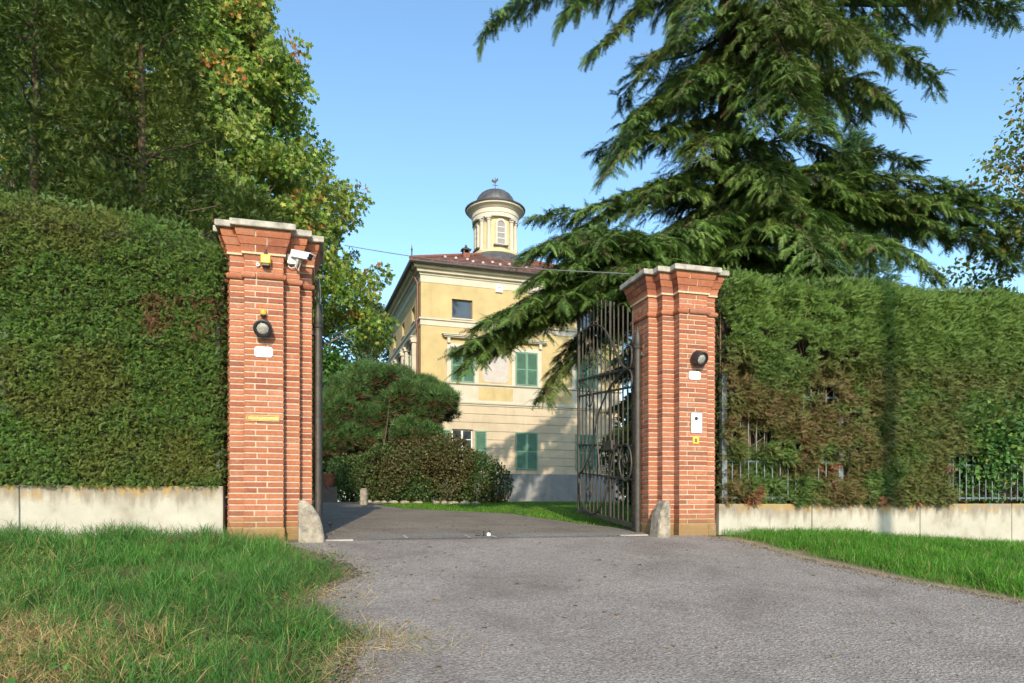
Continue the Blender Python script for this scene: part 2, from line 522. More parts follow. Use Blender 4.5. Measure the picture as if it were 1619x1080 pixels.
dry = np.clip((n1 - .42) * 4, 0, 1)[:, None]
c = c * (1 - dry) + np.array([.20, .145, .075]) * dry
dR = A_ - aR(B_); dL = aL(B_) - A_
dirt = np.clip(1.6 - np.abs(dR - .12) / .24, 0, 1) * (B_ < 0)
dirt = np.maximum(dirt, .8 * np.clip(1 - np.abs(dL - .02) / .22, 0, 1) * (B_ < 0))[:, None]
c = c * (1 - dirt) + np.array([.42, .32, .22]) * (.75 + .5 * n2[:, None]) * dirt
ins = (B_ > .6)[:, None]
c = np.where(ins, np.array([.06, .13, .02])[None] * (.8 + .4 * n2[:, None]), c)
far = np.clip((np.abs(Pxy).max(1) - 30) / 10, 0, 1)[:, None]
c = c * (1 - far) + np.array([.07, .10, .03]) * far
tag(np_mesh('ground', np.c_[Pxy, Z], [quads], M['soil'], colors=c, smooth_=True), kind='structure')

def ribbon(name, bs, fl, fr, mat, lift=.016, na=60, wob=.0, seed=0):
    V = []
    for b in bs:
        l, r_ = float(fl(b)), float(fr(b))
        for k in range(na + 1):
            t = k / na
            a = l + (r_ - l) * t
            if wob and k in (0, na):
                a += wob * (vnoise(np.array([[b * 1.0, 3.3 + k]]), 5, seed)[0] - .5) * 2 + wob * (vnoise(np.array([[b * 1.0, 7.3 + k]]), 17, seed)[0] - .5)
            x, y = wp(a, b); V.append((x, y))
    V = np.array(V); z = G(V[:, 0], V[:, 1]) + lift
    m = len(bs); i = np.arange(m * (na + 1)).reshape(m, na + 1)
    q = np.stack([i[:-1, :-1], i[:-1, 1:], i[1:, 1:], i[1:, :-1]], -1).reshape(-1, 4)
    return tag(np_mesh(name, np.c_[V, z], [q], mat, smooth_=True), kind='structure')
ribbon('driveway', np.concatenate([np.linspace(-24, -9, 20), np.linspace(-8.9, .07, 120)]), aL, aR, M['asphalt'], na=90, wob=.05)
# inside: drive swinging away to the left behind the gate
DI = [(0.0, .3, 5.25), (.8, .3, 5.2)]
def in_edge(pxs):
    return sorted([(b, a) for a, b in (ab(*ground_pt(*p)) for p in pxs)])
IR = in_edge([(985, 842), (915, 829), (800, 813), (700, 802.5)])
IR = sorted(IR + [ab((640 - CX) / F * 15.6, 15.6)[::-1], ab((588 - CX) / F * 17.6, 17.6)[::-1]])
def inR(b):
    return np.interp(b, [0, .9] + [p[0] for p in IR if p[0] > 1] + [IR[-1][0] + 3, 26], [5.3, 5.3] + [p[1] for p in IR if p[0] > 1] + [IR[-1][1] - 2.2, -3.5])
def inL(b):
    return np.interp(b, [0, .8, 1.6, 4, 12, 26], [.3, .3, -.9, -3, -6, -12])
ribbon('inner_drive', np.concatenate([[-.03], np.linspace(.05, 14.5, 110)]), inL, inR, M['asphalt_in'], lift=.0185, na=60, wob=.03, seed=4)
# concrete threshold between the pillars
def strip(name, a0, a1, b0, b1, mat, lift=.021, th=None):
    n_ = max(3, int((a1 - a0) / .3)); V = []
    for b in np.linspace(b0, b1, 5):
        for a in np.linspace(a0, a1, n_): V.append(wp(a, b))
    V = np.array(V); z = G(V[:, 0], V[:, 1]) + lift
    i = np.arange(5 * n_).reshape(5, n_)
    q = np.stack([i[:-1, :-1], i[:-1, 1:], i[1:, 1:], i[1:, :-1]], -1).reshape(-1, 4)
    return np_mesh(name, np.c_[V, z], [q], mat)
M['threshold'] = asphalt('threshold_concrete', (.19, .175, .16), (.28, .255, .235), (.16, .145, .13))
tag(strip('threshold', 1.25, 4.9, .05, .55, M['threshold'], .0215), kind='structure')

# ================================================================== GATE PILLARS
OUT = [(-.40, .82), (-.40, .28), (-.355, .28), (-.355, .08), (-.185, .08), (-.185, 0), (.245, 0), (.245, .15), (.425, .15), (.425, .30), (.565, .30), (.565, .82)]

def outline_edges(out):
    n = len(out); es = []
    area = sum(out[i][0] * out[(i + 1) % n][1] - out[(i + 1) % n][0] * out[i][1] for i in range(n))
    if area < 0: out = out[::-1]
    for i in range(n):
        p, q = Vector(out[i]), Vector(out[(i + 1) % n]); o, r_ = Vector(out[i - 1]), Vector(out[(i + 2) % n])
        t = (q - p).normalized(); nn = Vector((t.y, -t.x))
        def conv(a, b_, c_):
            x = (b_ - a).x * (c_ - b_).y - (b_ - a).y * (c_ - b_).x
            return 1 if x > 0 else -1
        es.append((p, t, nn, (q - p).length, conv(o, p, q), conv(p, q, r_)))
    return es

def course(mb, es, prof, parity, mi, split=True, depth=.03, colf=None, joint=.017, jit=.012):
    pf = [(prof[0][0], -depth)] + list(prof) + [(prof[-1][0], -depth)]
    for ei, (p, t, nn, L, c0, c1) in enumerate(es):
        cuts = [0.0]
        if split:
            x = .125 if (parity + ei) % 2 else .25
            x *= random.uniform(.93, 1.07)
            while x < L - .07:
                cuts.append(x + random.uniform(-jit, jit)); x += .25
        cuts.append(L)
        for k in range(len(cuts) - 1):
            s0, s1 = cuts[k], cuts[k + 1]
            e0, e1 = (k == 0), (k == len(cuts) - 2)
            j0 = 0 if e0 else joint / 2; j1 = 0 if e1 else joint / 2
            pr = random.uniform(-.0015, .002) if split else 0
            vs = []
            for z, o in pf:
                oo = o + (pr if o > -depth else 0)
                a0 = s0 + j0 - (oo * c0 if e0 else 0)
                a1 = s1 - j1 + (oo * c1 if e1 else 0)
                P0 = p + t * a0 + nn * oo; P1 = p + t * a1 + nn * oo
                vs += [(P0.x, P0.y, z), (P1.x, P1.y, z)]
            m = len(pf)
            fs = [(2 * i, 2 * i + 1, 2 * i + 3, 2 * i + 2) for i in range(m - 1)]
            if not e0: fs.append(tuple(2 * i for i in range(m)))
            if not e1: fs.append(tuple(2 * i + 1 for i in range(m))[::-1])
            mb.add(vs, fs, mi, colf() if colf else (1, 1, 1))

def brick_col():
    h = random.random()
    b = (.375, .137, .074)
    if h < .18: b = (.285, .098, .058)
    elif h < .36: b = (.40, .165, .098)
    elif h < .44: b = (.27, .11, .072)
    f = random.uniform(.86, 1.1)
    return tuple(x * f for x in b)

def pillar(root, out, ground_z):
    es = outline_edges(out); PITCH = .0681
    # plinth
    mb = MB(); z = -.45
    for k in range(7):
        course(mb, es, [(z, .016), (z + .082, .016)], k, 0, colf=lambda: tuple(x * random.uniform(.8, 1) for x in (.40, .25, .14)), joint=.008)
        z += .09
    course(mb, es, [(-.45, .01), (.178, .01)], 0, 1, False)
    mb.build('plinth', [M['brick'], M['mortar']], root, color=True)
    # shaft
    mb = MB(); z = .185; k = 0
    while z + PITCH < 3.13:
        course(mb, es, [(z, .003), (z + .003, .007), (z + .049, .007), (z + .052, .003)], k, 0, colf=brick_col); z += PITCH; k += 1
    zt = z
    course(mb, es, [(.178, 0), (zt, 0)], 0, 1, False)
    mb.build('shaft', [M['brick'], M['mortar']], root, color=True)
    # capital: half round, frieze, fillet, flared corbel
    mb = MB()
    h = .075
    hr = [(zt + h * .5 - h * .5 * math.cos(i * math.pi / 8), .004 + .034 * math.sin(i * math.pi / 8)) for i in range(9)]
    course(mb, es, hr, 0, 0, colf=brick_col); z = zt + h + .01
    z0 = z
    while z + PITCH < 3.46:
        course(mb, es, [(z, .006), (z + .052, .006)], k, 0, colf=brick_col); z += PITCH; k += 1
    course(mb, es, [(zt, 0), (z, 0)], 0, 1, False)
    zf = z - .004
    course(mb, es, [(zf, .03), (zf + .022, .034)], 0, 0, False, colf=lambda: (.62, .47, .32)); z = zf + .022
    top = 3.68; hh = (top - z) / 3
    cy = lambda u: .03 + .065 * (3 * u * u - 2 * u ** 3)
    for j in range(3):
        u0, u1 = j / 3, (j + 1) / 3
        pf = [(z + (hh - .01) * q, cy(u0 + (u1 - u0) * q)) for q in (0, .25, .5, .75, 1)]
        course(mb, es, pf, k + j, 0, colf=brick_col); z += hh
        course(mb, es, [(z - hh, cy(u0) - .008), (z, cy(u1) - .012)], 0, 1, False)
    mb.build('capital', [M['brick'], M['mortar']], root, color=True)
    mb = MB(); course(mb, es, [(3.68, .142), (3.69, .148), (3.745, .148), (3.755, .142)], 0, 0, False, depth=.2)
    # lid over the middle
    mb2 = [(-.40, .06), (.54, .06), (.54, .80), (-.40, .80)]
    xs_ = [p[0] for p in out]; lo, hi = min(xs_) + .02, max(xs_) - .02
    mb.box(lo, hi, .12, .80, 3.695, 3.752)
    mb.box(-.2, .2, .02, .13, 3.695, 3.751)
    mb.build('cap_slab', M['capstone'], root, bev=.004)

def wall_loc(a, b, z=0): x, y = wp(a, b); return (x, y, z)
pl = thing('gate_pillar', 'stepped brick gate pillar with the security camera and brass letter slot', 'gate pillar', wall_loc(0, 0), TH, 'brick pillars of the gateway')
pillar(pl, OUT, 0)
prr = thing('gate_pillar', 'stepped brick gate pillar with the intercom, next to the open gate leaf', 'gate pillar', wall_loc(GAP, 0), TH, 'brick pillars of the gateway')
pillar(prr, [(-x, y) for x, y in OUT], 0)

# ---- fittings on the pillars (local: x along wall, -y toward the street)
def on_wall(name, label, cat, a, b, z, group=None): return thing(name, label, cat, wall_loc(a, b, z), TH, group)

def z_at(py, a, b):
    x, y = wp(a, b); return EYE + (HY - py) / F * y
def a_at(px, b):
    k = (px - CX) / F; p = PL + b * N
    return (k * p[1] - p[0]) / (U[0] - k * U[1])

def wall_lamp(px, py, label, yaw, tilt, beacon=False):
    a = a_at(px, -.05); z = z_at(py, a, 0)
    t = on_wall('wall_lamp', label, 'lamp', a, -.007, z, 'round lamps on the pillars')
    Mx = Matrix.Rotation(R(yaw), 4, 'Z') @ Matrix.Rotation(R(90 + tilt), 4, 'X')
    mb = MB(); mb.lathe([(.05, 0), (.055, .004), (.055, .02), (.03, .03)], 24, mat=Matrix.Rotation(R(90), 4, 'X')); mb.build('wall_plate', M['black'], t, True)
    off = Matrix.Translation((0, -.025, 0))
    mb = MB(); mb.lathe([(.075, 0), (.092, .012), (.098, .05), (.101, .13), (.104, .145), (.096, .15), (.076, .148), (.068, .118), (.02, .115)], 32, mat=off @ Mx)
    mb.build('lamp_housing', M['black'], t, True)
    mb = MB(); mb.lathe([(.067, .118), (.067, .128), (.055, .137), (.03, .142), (.005, .143)], 32, mat=off @ Mx); mb.build('lamp_lens', M['lens'], t, True)
    return t
wall_lamp(417, 518, 'round black lamp under the small orange light, above the letter slot', -2, 22)
wall_lamp(1101, 565, 'round black lamp above the intercom pillar plaque, pointing aside', 11, 24)
a = a_at(417, 0); z = z_at(495, a, -.03)
t = on_wall('signal_light', 'small round orange light just above a black wall lamp', 'light', a, -.006, z)
mb = MB(); mb.lathe([(.03, -.05), (.033, -.045), (.033, -.03), (.03, -.028)], 20, c=(0, -.05, 0)); mb.box(-.012, .012, -.05, 0, -.048, -.032); mb.build('base', M['black'], t, True)
mb = MB(); mb.lathe([(.031, -.028), (.036, -.008), (.037, .01), (.030, .030), (.016, .040), (.003, .043)], 20, c=(0, -.05, 0)); mb.build('dome', M['orange'], t, True)

def plaque(px, py, w, h, label, number=None):
    a = a_at(px, 0); z = z_at(py, a, 0)
    t = on_wall('number_plaque', label, 'plaque', a, -.0085, z, 'white house number plaques')
    mb = MB(); r_ = .035; poly = []
    for cx, cz, a0 in ((w / 2 - r_, h / 2 - r_, 0), (-w / 2 + r_, h / 2 - r_, 90), (-w / 2 + r_, -h / 2 + r_, 180), (w / 2 - r_, -h / 2 + r_, 270)):
        for q in range(6): poly.append((cx + r_ * math.cos(R(a0 + q * 18)), cz + r_ * math.sin(R(a0 + q * 18))))
    mb.prism(poly, lambda u, v, d: (u, d, v), -.012, 0); mb.build('plate', M['white'], t, bev=.002)
    if number:
        mb = MB(); mb.box(.0, .008, -.0145, -.0125, -.035, .012); mb.box(-.008, 0, -.0145, -.0125, .002, .009); mb.build('numeral', M['ink'], t)
    return t
plaque(417, 557, .205, .122, 'white rounded number plaque with a small 1, below a black lamp', '1')
plaque(1097.5, 594, .185, .118, 'white rounded blank plaque on the intercom pillar, below a black lamp')

a = a_at(416, 0); z = z_at(661.5, a, 0)
t = on_wall('letter_slot', 'long narrow brass letter slot set in the brick pillar', 'letter slot', a, -.0085, z)
mb = MB(); w = .185
mb.box(-w, w, -.012, 0, .024, .036); mb.box(-w, w, -.012, 0, -.036, -.024); mb.box(-w, -w + .014, -.012, 0, -.0235, .0235); mb.box(w - .014, w, -.012, 0, -.0235, .0235); mb.build('frame', M['brass'], t, bev=.002)
mb = MB(); mb.box(-w + .015, w - .015, -.008, 0, -.022, .022); mb.build('flap', M['brass'], t, bev=.003)

a = a_at(421, 0); z = z_at(413, a, 0)
t = on_wall('warning_beacon', 'yellow box beacon with a dark top high on the camera pillar', 'beacon', a, -.0065, z)
mb = MB(); mb.box(-.055, .055, -.11, -.012, -.06, .045); mb.build('beacon_lens', M['yellow'], t, bev=.012)
mb = MB(); mb.box(-.04, .04, -.10, -.012, -.085, -.061); mb.box(-.03, .03, -.012, .0, -.05, .05); mb.lathe([(.022, .046), (.022, .075), (.012, .085), (.012, .115), (.004, .12)], 12, c=(0, -.055, 0)); mb.build('mount', M['gutter'], t, bev=.003)
a = a_at(408, 0); z = z_at(419.5, a, 0)
t = on_wall('photocell', 'tiny pale sensor with a dark eye beside the yellow beacon', 'sensor', a, -.0065, z)
mb = MB(); mb.lathe([(.02, 0), (.022, .003), (.022, .025), (.016, .028)], 16, mat=Matrix.Rotation(R(90), 4, 'X')); mb.build('case', M['alu'], t, True)
mb = MB(); mb.lathe([(.011, .0285), (.011, .031)], 12, mat=Matrix.Rotation(R(90), 4, 'X')); mb.build('eye', M['black'], t)

# security camera on the first setback
a = a_at(464, .0); z = z_at(412, a, .1)
t = on_wall('security_camera', 'white security camera on a bracket near the pillar top', 'camera', a, .142, z)
mb = MB(); mb.box(-.075, .03, -.075, 0, -.05, .065); mb.build('junction_box', M['alu'], t, bev=.006)
mb = MB(); mb.tube([(.02, -.04, -.055), (.03, -.09, -.09), (.045, -.14, -.06), (.05, -.16, -.02)], .012, 8); mb.build('bracket', M['alu'], t, True)
Mx = Matrix.Translation((.035, -.12, .045)) @ Matrix.Rotation(R(52), 4, 'Z') @ Matrix.Rotation(R(17), 4, 'X')
mb = MB()
mb.box(-.042, .042, -.20, .06, -.034, .034, mat=Mx); mb.box(-.05, .05, -.245, .055, .036, .046, mat=Mx); mb.box(-.05, -.044, -.22, .05, -.01, .036, mat=Mx); mb.box(.044, .05, -.22, .05, -.01, .036, mat=Mx)
mb.build('camera_body', M['white'], t, bev=.004)
mb = MB(); mb.box(-.034, .034, -.212, -.2005, -.028, .028, mat=Mx); mb.lathe([(.02, .212), (.02, .222), (.012, .224)], 16, mat=Mx @ Matrix.Rotation(R(90), 4, 'X')); mb.build('lens', M['black'], t, bev=.003)
mb = MB(); mb.tube([(-.06, -.03, -.05), (-.065, -.035, -.075), (-.03, -.04, -.095), (.01, -.04, -.08), (.02, -.06, -.055)], .006, 6); mb.tube([(.035, -.13, .0), (.02, -.10, -.09), (.05, -.08, -.13), (.075, -.1, -.06), (.07, -.13, .0)], .005, 6); mb.build('cable', M['alu'], t, True)

# intercom and yellow label on the right pillar
a = a_at(1100.5, 0); z = z_at(669, a, 0)
t = on_wall('intercom', 'white metal intercom panel with a round black eye', 'intercom', a, -.0085, z)
mb = MB(); mb.box(-.082, .082, -.014, 0, -.142, .142); mb.build('face_plate', M['alu'], t, bev=.004)
mb = MB(); mb.box(-.09, .09, -.010, 0, .1425, .152); mb.box(-.09, -.083, -.008, 0, -.142, .142); mb.box(.083, .09, -.008, 0, -.142, .142); mb.build('rim', M['galv'], t)
mb = MB(); mb.lathe([(.026, .0145), (.026, .02), (.02, .022), (.004, .0225)], 20, c=(-.012, 0, .062), mat=Matrix.Translation((-.012, 0, .062)) @ Matrix.Rotation(R(90), 4, 'X') @ Matrix.Translation((.012, 0, -.062))); mb.build('camera_eye', M['black'], t, True)
mb = MB(); mb.box(-.035, .035, -.017, -.0145, -.04, -.025); mb.box(-.035, .035, -.017, -.0145, -.075, -.06); mb.build('call_button', M['white'], t, bev=.002)
a = a_at(1099.5, 0); z = z_at(696, a, 0)
t = on_wall('warning_label', 'small yellow label with a dark mark below the intercom', 'label', a, -.0085, z)
mb = MB(); mb.box(-.048, .048, -.005, 0, -.048, .048); mb.build('plate', M['yellow'], t)
mb = MB(); mb.box(-.02, .02, -.0075, -.0055, -.028, -.004); mb.prism([(-.024, 0), (.024, 0), (0, .03)], lambda u, v, d: (u, d, v), -.0075, -.0055); mb.build('symbol', M['ink'], t)

# ---- stone guards
def guard(sign, label, wid=1.0, off=.40):
    a0 = off if sign > 0 else GAP - off
    t = thing('guard_stone', label, 'guard stone', wall_loc(a0, -.03, float(G(*wp(a0, 0)))), TH, 'stone guards at the pillar feet')
    prof = [(0, -.15), (0, .46), (.02, .50), (.07, .50), (.13, .47), (.19, .40), (.24, .31), (.275, .2), (.30, .08), (.315, -.15)]
    bm = bmesh.new()
    rows = []
    for d in (-.14, -.115, -.04, .04, .11):
        sc_ = .90 if d == -.14 else 1
        rows.append([bm.verts.new((sign * wid * (.02 + (u * sc_ + (1 - sc_) * .1)), d, v * (sc_ * .99 + .01))) for u, v in prof])
    for i in range(len(rows) - 1):
        for k in range(len(prof) - 1): bm.faces.new((rows[i][k], rows[i][k + 1], rows[i + 1][k + 1], rows[i + 1][k]))
    bm.faces.new(rows[0]); bm.faces.new(rows[-1][::-1])
    bmesh.ops.recalc_face_normals(bm, faces=bm.faces)
    bmesh.ops.triangulate(bm, faces=bm.faces); bmesh.ops.subdivide_edges(bm, edges=bm.edges, cuts=3, use_grid_fill=True)
    P = np.array([v.co for v in bm.verts]); nz = (fbm(P + a0, 9, 5) - .5) * .014 + (fbm(P, 30, 8) - .5) * .012
    bm.normal_update()
    for v, d in zip(bm.verts, nz): v.co += v.normal * float(d)
    me = bpy.data.meshes.new('stone'); bm.to_mesh(me); bm.free(); me.materials.append(M['guardstone'])
    me.polygons.foreach_set('use_smooth', [True] * len(me.polygons)); me.set_sharp_from_angle(angle=R(50))
    o = bpy.data.objects.new('stone', me); COL.objects.link(o); o.parent = t
guard(1, 'rounded weathered guard stone at the foot of the camera pillar')
guard(-1, 'rough upright guard stone at the foot of the intercom pillar, by the gate leaf', .62, .46)

# ---- pale slabs where the gate posts stand, and the gate stop
def slab(a0, a1, b0, b1, label):
    t = thing('threshold_slab', label, 'slab', wall_loc((a0 + a1) / 2, (b0 + b1) / 2, float(G(*wp((a0 + a1) / 2, (b0 + b1) / 2)))), TH, 'pale slabs under the gate posts')
    mb = MB(); w, d = (a1 - a0) / 2, (b1 - b0) / 2
    mb.box(-w, w, -d, d, -.05, .028); mb.build('slab_block', M['slab'], t, bev=.006)
slab(.72, 1.06, -.05, .08, 'low pale slab beside the rounded guard stone of the camera pillar')
slab(4.62, 5.03, .02, .20, 'low pale slab under the hinge of the open gate leaf')
for a, b0, b1 in ((1.72, .05, .42), (2.52, .0, .40), (2.86, -.05, .45)):
    o = strip('joint_line', a - .018, a + .018, b0, b1, M['slab'], .027); o['kind'] = 'structure'
gx, gy = ground_pt(770, 850)
t = thing('gate_stop', 'small two-pronged metal gate stop in the middle of the driveway', 'gate stop', (gx, gy, float(G(gx, gy)) + .012), TH)
mb = MB(); mb.box(-.09, .09, -.05, .05, 0, .012); mb.box(-.045, -.025, -.03, .03, .0125, .08); mb.box(.03, .05, -.03, .03, .0125, .085); mb.tube([(-.09, 0, .02), (-.15, .02, .03)], .015, 8); mb.build('catch', M['iron'], t, bev=.004)
mb = MB(); mb.lathe([(.026, 0), (.028, .02), (.018, .04), (.004, .045)], 14, c=(.012, -.045, .0125)); mb.build('rubber_buffer', M['alu'], t, True)

# ================================================================== WROUGHT IRON GATES
HR = wp(GAP - .64, .5); HL = wp(.64, .5); LEN = 2.36; SH = .085
def leaf_uv(px, py):
    """pixel -> (t, v) on the open leaf: t from the hinge, v height without the leaf's rise"""
    k = (px - CX) / F
    t = (HR[0] - k * HR[1]) / (k * N[1] - N[0])
    y = HR[1] + t * N[1]
    return t, EYE + (HY - py) / F * y - SH * t

def spline(pts, n=8):
    pts = [Vector((p[0], p[1], 0)) for p in pts]; out = []
    for i in range(len(pts) - 1):
        p0, p1, p2, p3 = pts[max(i - 1, 0)], pts[i], pts[i + 1], pts[min(i + 2, len(pts) - 1)]
        for k in range(n):
            s = k / n
            out.append(.5 * ((2 * p1) + (-p0 + p2) * s + (2 * p0 - 5 * p1 + 4 * p2 - p3) * s * s + (-p0 + 3 * p1 - 3 * p2 + p3) * s ** 3))
    out.append(pts[-1]); return [(p.x, p.y) for p in out]

def spiral(cx, cz, r0, a0, turns, sgn):
    return [(cx + r0 * (1 - .75 * i / 20) * math.cos(R(a0) + sgn * turns * 2 * math.pi * i / 20), cz + r0 * (1 - .75 * i / 20) * math.sin(R(a0) + sgn * turns * 2 * math.pi * i / 20)) for i in range(21)]

def gate_leaf(loc, label):
    """local x: along the leaf from the hinge, y: thickness"""
    t = thing('gate_leaf', label, 'gate', (loc[0], loc[1], 0), TH + math.pi / 2, 'wrought iron gate leaves')
    up = lambda s, v: v + SH * s
    mb = MB(); mb.tube([(0, 0, .02), (0, 0, 2.72)], .047, 16)
    mb.lathe([(.055, 2.70), (.062, 2.715), (.062, 2.735), (.04, 2.75), (.05, 2.80), (.046, 2.87), (.022, 2.97), (.004, 3.03)], 16)
    mb.build('hinge_post', M['iron'], t, True)
    for z_ in (2.60, .14):
        mb = MB(); mb.box(-.035, .035, -.16, -.04, z_, z_ + .06); mb.build('hinge', M['iron'], t, bev=.006)
    # bottom rail and end stile
    def bar(mbx, s0, s1, v, w=.012, h=.016):
        mbx.add([(s0, -w, up(s0, v) - h), (s1, -w, up(s1, v) - h), (s1, w, up(s1, v) - h), (s0, w, up(s0, v) - h), (s0, -w, up(s0, v) + h), (s1, -w, up(s1, v) + h), (s1, w, up(s1, v) + h), (s0, w, up(s0, v) + h)],
                [(0, 3, 2, 1), (4, 5, 6, 7), (0, 1, 5, 4), (1, 2, 6, 5), (2, 3, 7, 6), (3, 0, 4, 7)])
    mb = MB(); bar(mb, .04, LEN, .125, .02, .035); mb.build('bottom_rail', M['iron'], t, bev=.004)
    topv = lambda s: 3.20 + .5 * s - .105 * s * s
    mb = MB(); mb.box(LEN + .0005, LEN + .045, -.023, .023, up(LEN, .085), up(LEN, topv(LEN))); mb.build('stile', M['iron'], t, bev=.004)
    for v in (.80, 1.30, 2.165, 2.45):
        mb = MB(); bar(mb, .045, LEN - .001, v, .019, .015); mb.build('rail', M['iron'], t, bev=.003)
    n = 13
    for i in range(n):
        s = .17 + (LEN - .17) * i / n
        if i == 5: continue
        mb = MB(); mb.box(s - .011, s + .011, -.010, .010, up(s, .162), up(s, topv(s))); mb.build('bar', M['iron'], t, bev=.002)
    s = .99
    mb = MB(); mb.box(s - .030, s + .030, -.017, .017, up(s, .162), up(s, 2.2)); mb.box(s - .012, s + .012, -.0165, .0165, up(s, 2.2), up(s, topv(s))); mb.build('middle_stile', M['iron'], t, bev=.003)
    mb = MB(); mb.box(s - .15, s + .17, -.05, .05, up(s, 1.22), up(s, 1.37)); mb.build('lock_box', M['iron'], t, bev=.006)
    # scrolls lie proud of the bars, on the two faces in turn
    def scroll(pts, r_=.014, y=.034):
        r_ *= 1.0
        mbx = MB(); mbx.tube([(p[0], y, up(p[0], p[1])) for p in pts], r_, 8); mbx.build('scroll', M['iron'], t, True)
    q = lambda *pp: spline([leaf_uv(*p) for p in pp])
    scroll(q((925, 535), (931, 521), (939, 515), (949, 515), (960, 523), (972, 545), (981, 566), (989, 579), (996, 583), (1000.5, 579), (1002.5, 566), (1002, 552), (998, 547), (994.5, 551), (994.5, 558), (997, 561)), .018)
    scroll(q((963, 620), (972, 606), (982, 595), (991, 586), (998, 585), (1002, 592), (1002.5, 605), (1000, 613), (996.5, 611), (995.5, 603), (998, 599)), .015)
    scroll(q((921, 604), (928, 607), (935, 616), (941, 632), (944.5, 655), (947, 690), (949, 720), (952, 750)), .015)
    scroll(q((962, 622), (956, 636), (950, 652), (944, 680), (940, 705), (933, 725), (925, 742), (918, 750)), .014)
    cx, cz = leaf_uv(992, 731)
    scroll([(cx + .215 * math.cos(i * math.pi / 14), cz + .275 * math.sin(i * math.pi / 14)) for i in range(29)], .014)
    scroll(spiral(cx, cz + .03, .10, -90, 1.4, 1), .011)
    scroll(q((976, 706), (972, 722), (969, 740), (964, 757)), .013)
    scroll(q((920, 758), (921, 780), (925, 797), (932, 808), (940, 812), (948, 807), (955, 797), (960, 784), (963, 770)), .014)
    cx, cz = leaf_uv(935, 562)
    scroll(spiral(cx, cz, .22, 250, 1.5, 1), .010)
    scroll(spiral(cx - .02, cz - .75, .17, 100, 1.4, -1), .010)
    cx, cz = leaf_uv(936, 745)
    scroll(spiral(cx, cz, .19, 180, 1.4, -1), .010); scroll(spiral(cx + .05, cz - .35, .14, 90, 1.4, 1), .010)
    # bunch of small leaves at the heart of the scrollwork
    for k in range(9):
        mbx = MB()
        lx, lz = leaf_uv(*[(934, 583), (940, 580), (930, 575), (944, 586), (926, 587), (935, 540), (931, 547), (929, 738), (940, 740)][k])
        d = R(k * 47); L_ = .11
        mbx.add([(lx, .045, up(lx, lz)), (lx + L_ * .4 * math.cos(d + .6), .05, up(lx, lz) + L_ * .4 * math.sin(d + .6)), (lx + L_ * math.cos(d), .045, up(lx, lz) + L_ * math.sin(d)), (lx + L_ * .4 * math.cos(d - .6), .05, up(lx, lz) + L_ * .4 * math.sin(d - .6)), (lx + L_ * .4 * math.cos(d), .035, up(lx, lz) + L_ * .4 * math.sin(d))], [(0, 1, 4), (1, 2, 4), (2, 3, 4), (3, 0, 4)])
        mbx.build('leaf_ornament', M['iron'], t)
    return t
gr = gate_leaf(HR, 'open dark wrought iron gate leaf with scrollwork against the intercom pillar')
gl = copy_tree(gr); gl.location = (HL[0], HL[1], 0); gl.scale = (1, -1, 1)
gl['label'] = 'open iron gate leaf seen edge on, a narrow post beside the camera pillar'

# ================================================================== LOW WALLS, FENCES
def low_wall(a0, a1, top, joints, label):
    t = thing('concrete_wall', label, 'wall', wall_loc(a0, 0, top), TH, 'low concrete walls under the hedges')
    cuts = [a0] + joints + [a1]
    for i in range(len(cuts) - 1):
        mb = MB(); l, r_ = cuts[i] - a0 + (.008 if i else 0), cuts[i + 1] - a0 - (.008 if i < len(cuts) - 2 else 0)
        mb.box(l, r_, .15, .37, -1.3, 0); mb.build('wall_panel', M['concrete'], t, bev=.008)
    mb = MB(); mb.box(.05, a1 - a0 - .05, .17, .35, -1.3, -.02); mb.build('joint_filler', M['galv'], t)
    return t
b_ = .15
low_wall(-7.5, -.44, .67, [a_at(31, b_) - 2.6, a_at(31, b_)], 'low concrete wall with yellow lichen under the dense clipped hedge')
low_wall(GAP + .475, GAP + 10.5, .455, [a_at(1284, b_), a_at(1455, b_), a_at(1600, b_)], 'low stained concrete wall under the thin hedge and railing')

def fence(a_list, top, bars, label, base, bar_top, extra=None, pw=.042):
    t = thing('metal_fence', label, 'fence', wall_loc(a_list[0], .26, base), TH, 'metal fences on the low walls')
    o = a_list[0]
    for a in a_list:
        mb = MB(); x = a - o; mb.box(x - pw, x + pw, -.04, .04, .001, top - base); mb.add([(x - pw, -.04, top - base), (x + pw, -.04, top - base), (x + pw, .04, top - base), (x - pw, .04, top - base), (x, 0, top - base + .07)], [(0, 1, 4), (1, 2, 4), (2, 3, 4), (3, 0, 4)])
        mb.build('post', M['galv'], t, bev=.004)
    lo, hi = min(a_list) - o, max(a_list) - o
    for z in (.09, bar_top - base - .12) + ((.63,) if extra is None else (extra,)):
        mb = MB()
        srt = sorted(a - o for a in a_list)
        for i in range(len(srt) - 1): mb.box(srt[i] + pw + .0005, srt[i + 1] - pw - .0005, -.012, .012, z - .016, z + .016)
        mb.build('rail', M['railpaint'], t)
    n = int((hi - lo) / .135)
    for i in range(1, n if bars else 1):
        x = lo + (hi - lo) * i / n
        if min(abs(x - (a - o)) for a in a_list) < .06: continue
        if i > bars: break
        mb = MB(); mb.tube([(x, -.022, .05), (x, -.022, bar_top - base)], .009, 6); mb.build('bar', M['railpaint'], t, True)
    return t
pa = [a_at(px, .26) for px in (1143.5, 1327, 1497)] + [a_at(1497, .26) + 1.75, a_at(1497, .26) + 3.5]
fr = fence(pa, 2.36, 95, 'grey metal railing grown through by the thin hedge on its wall', .456, 2.2)
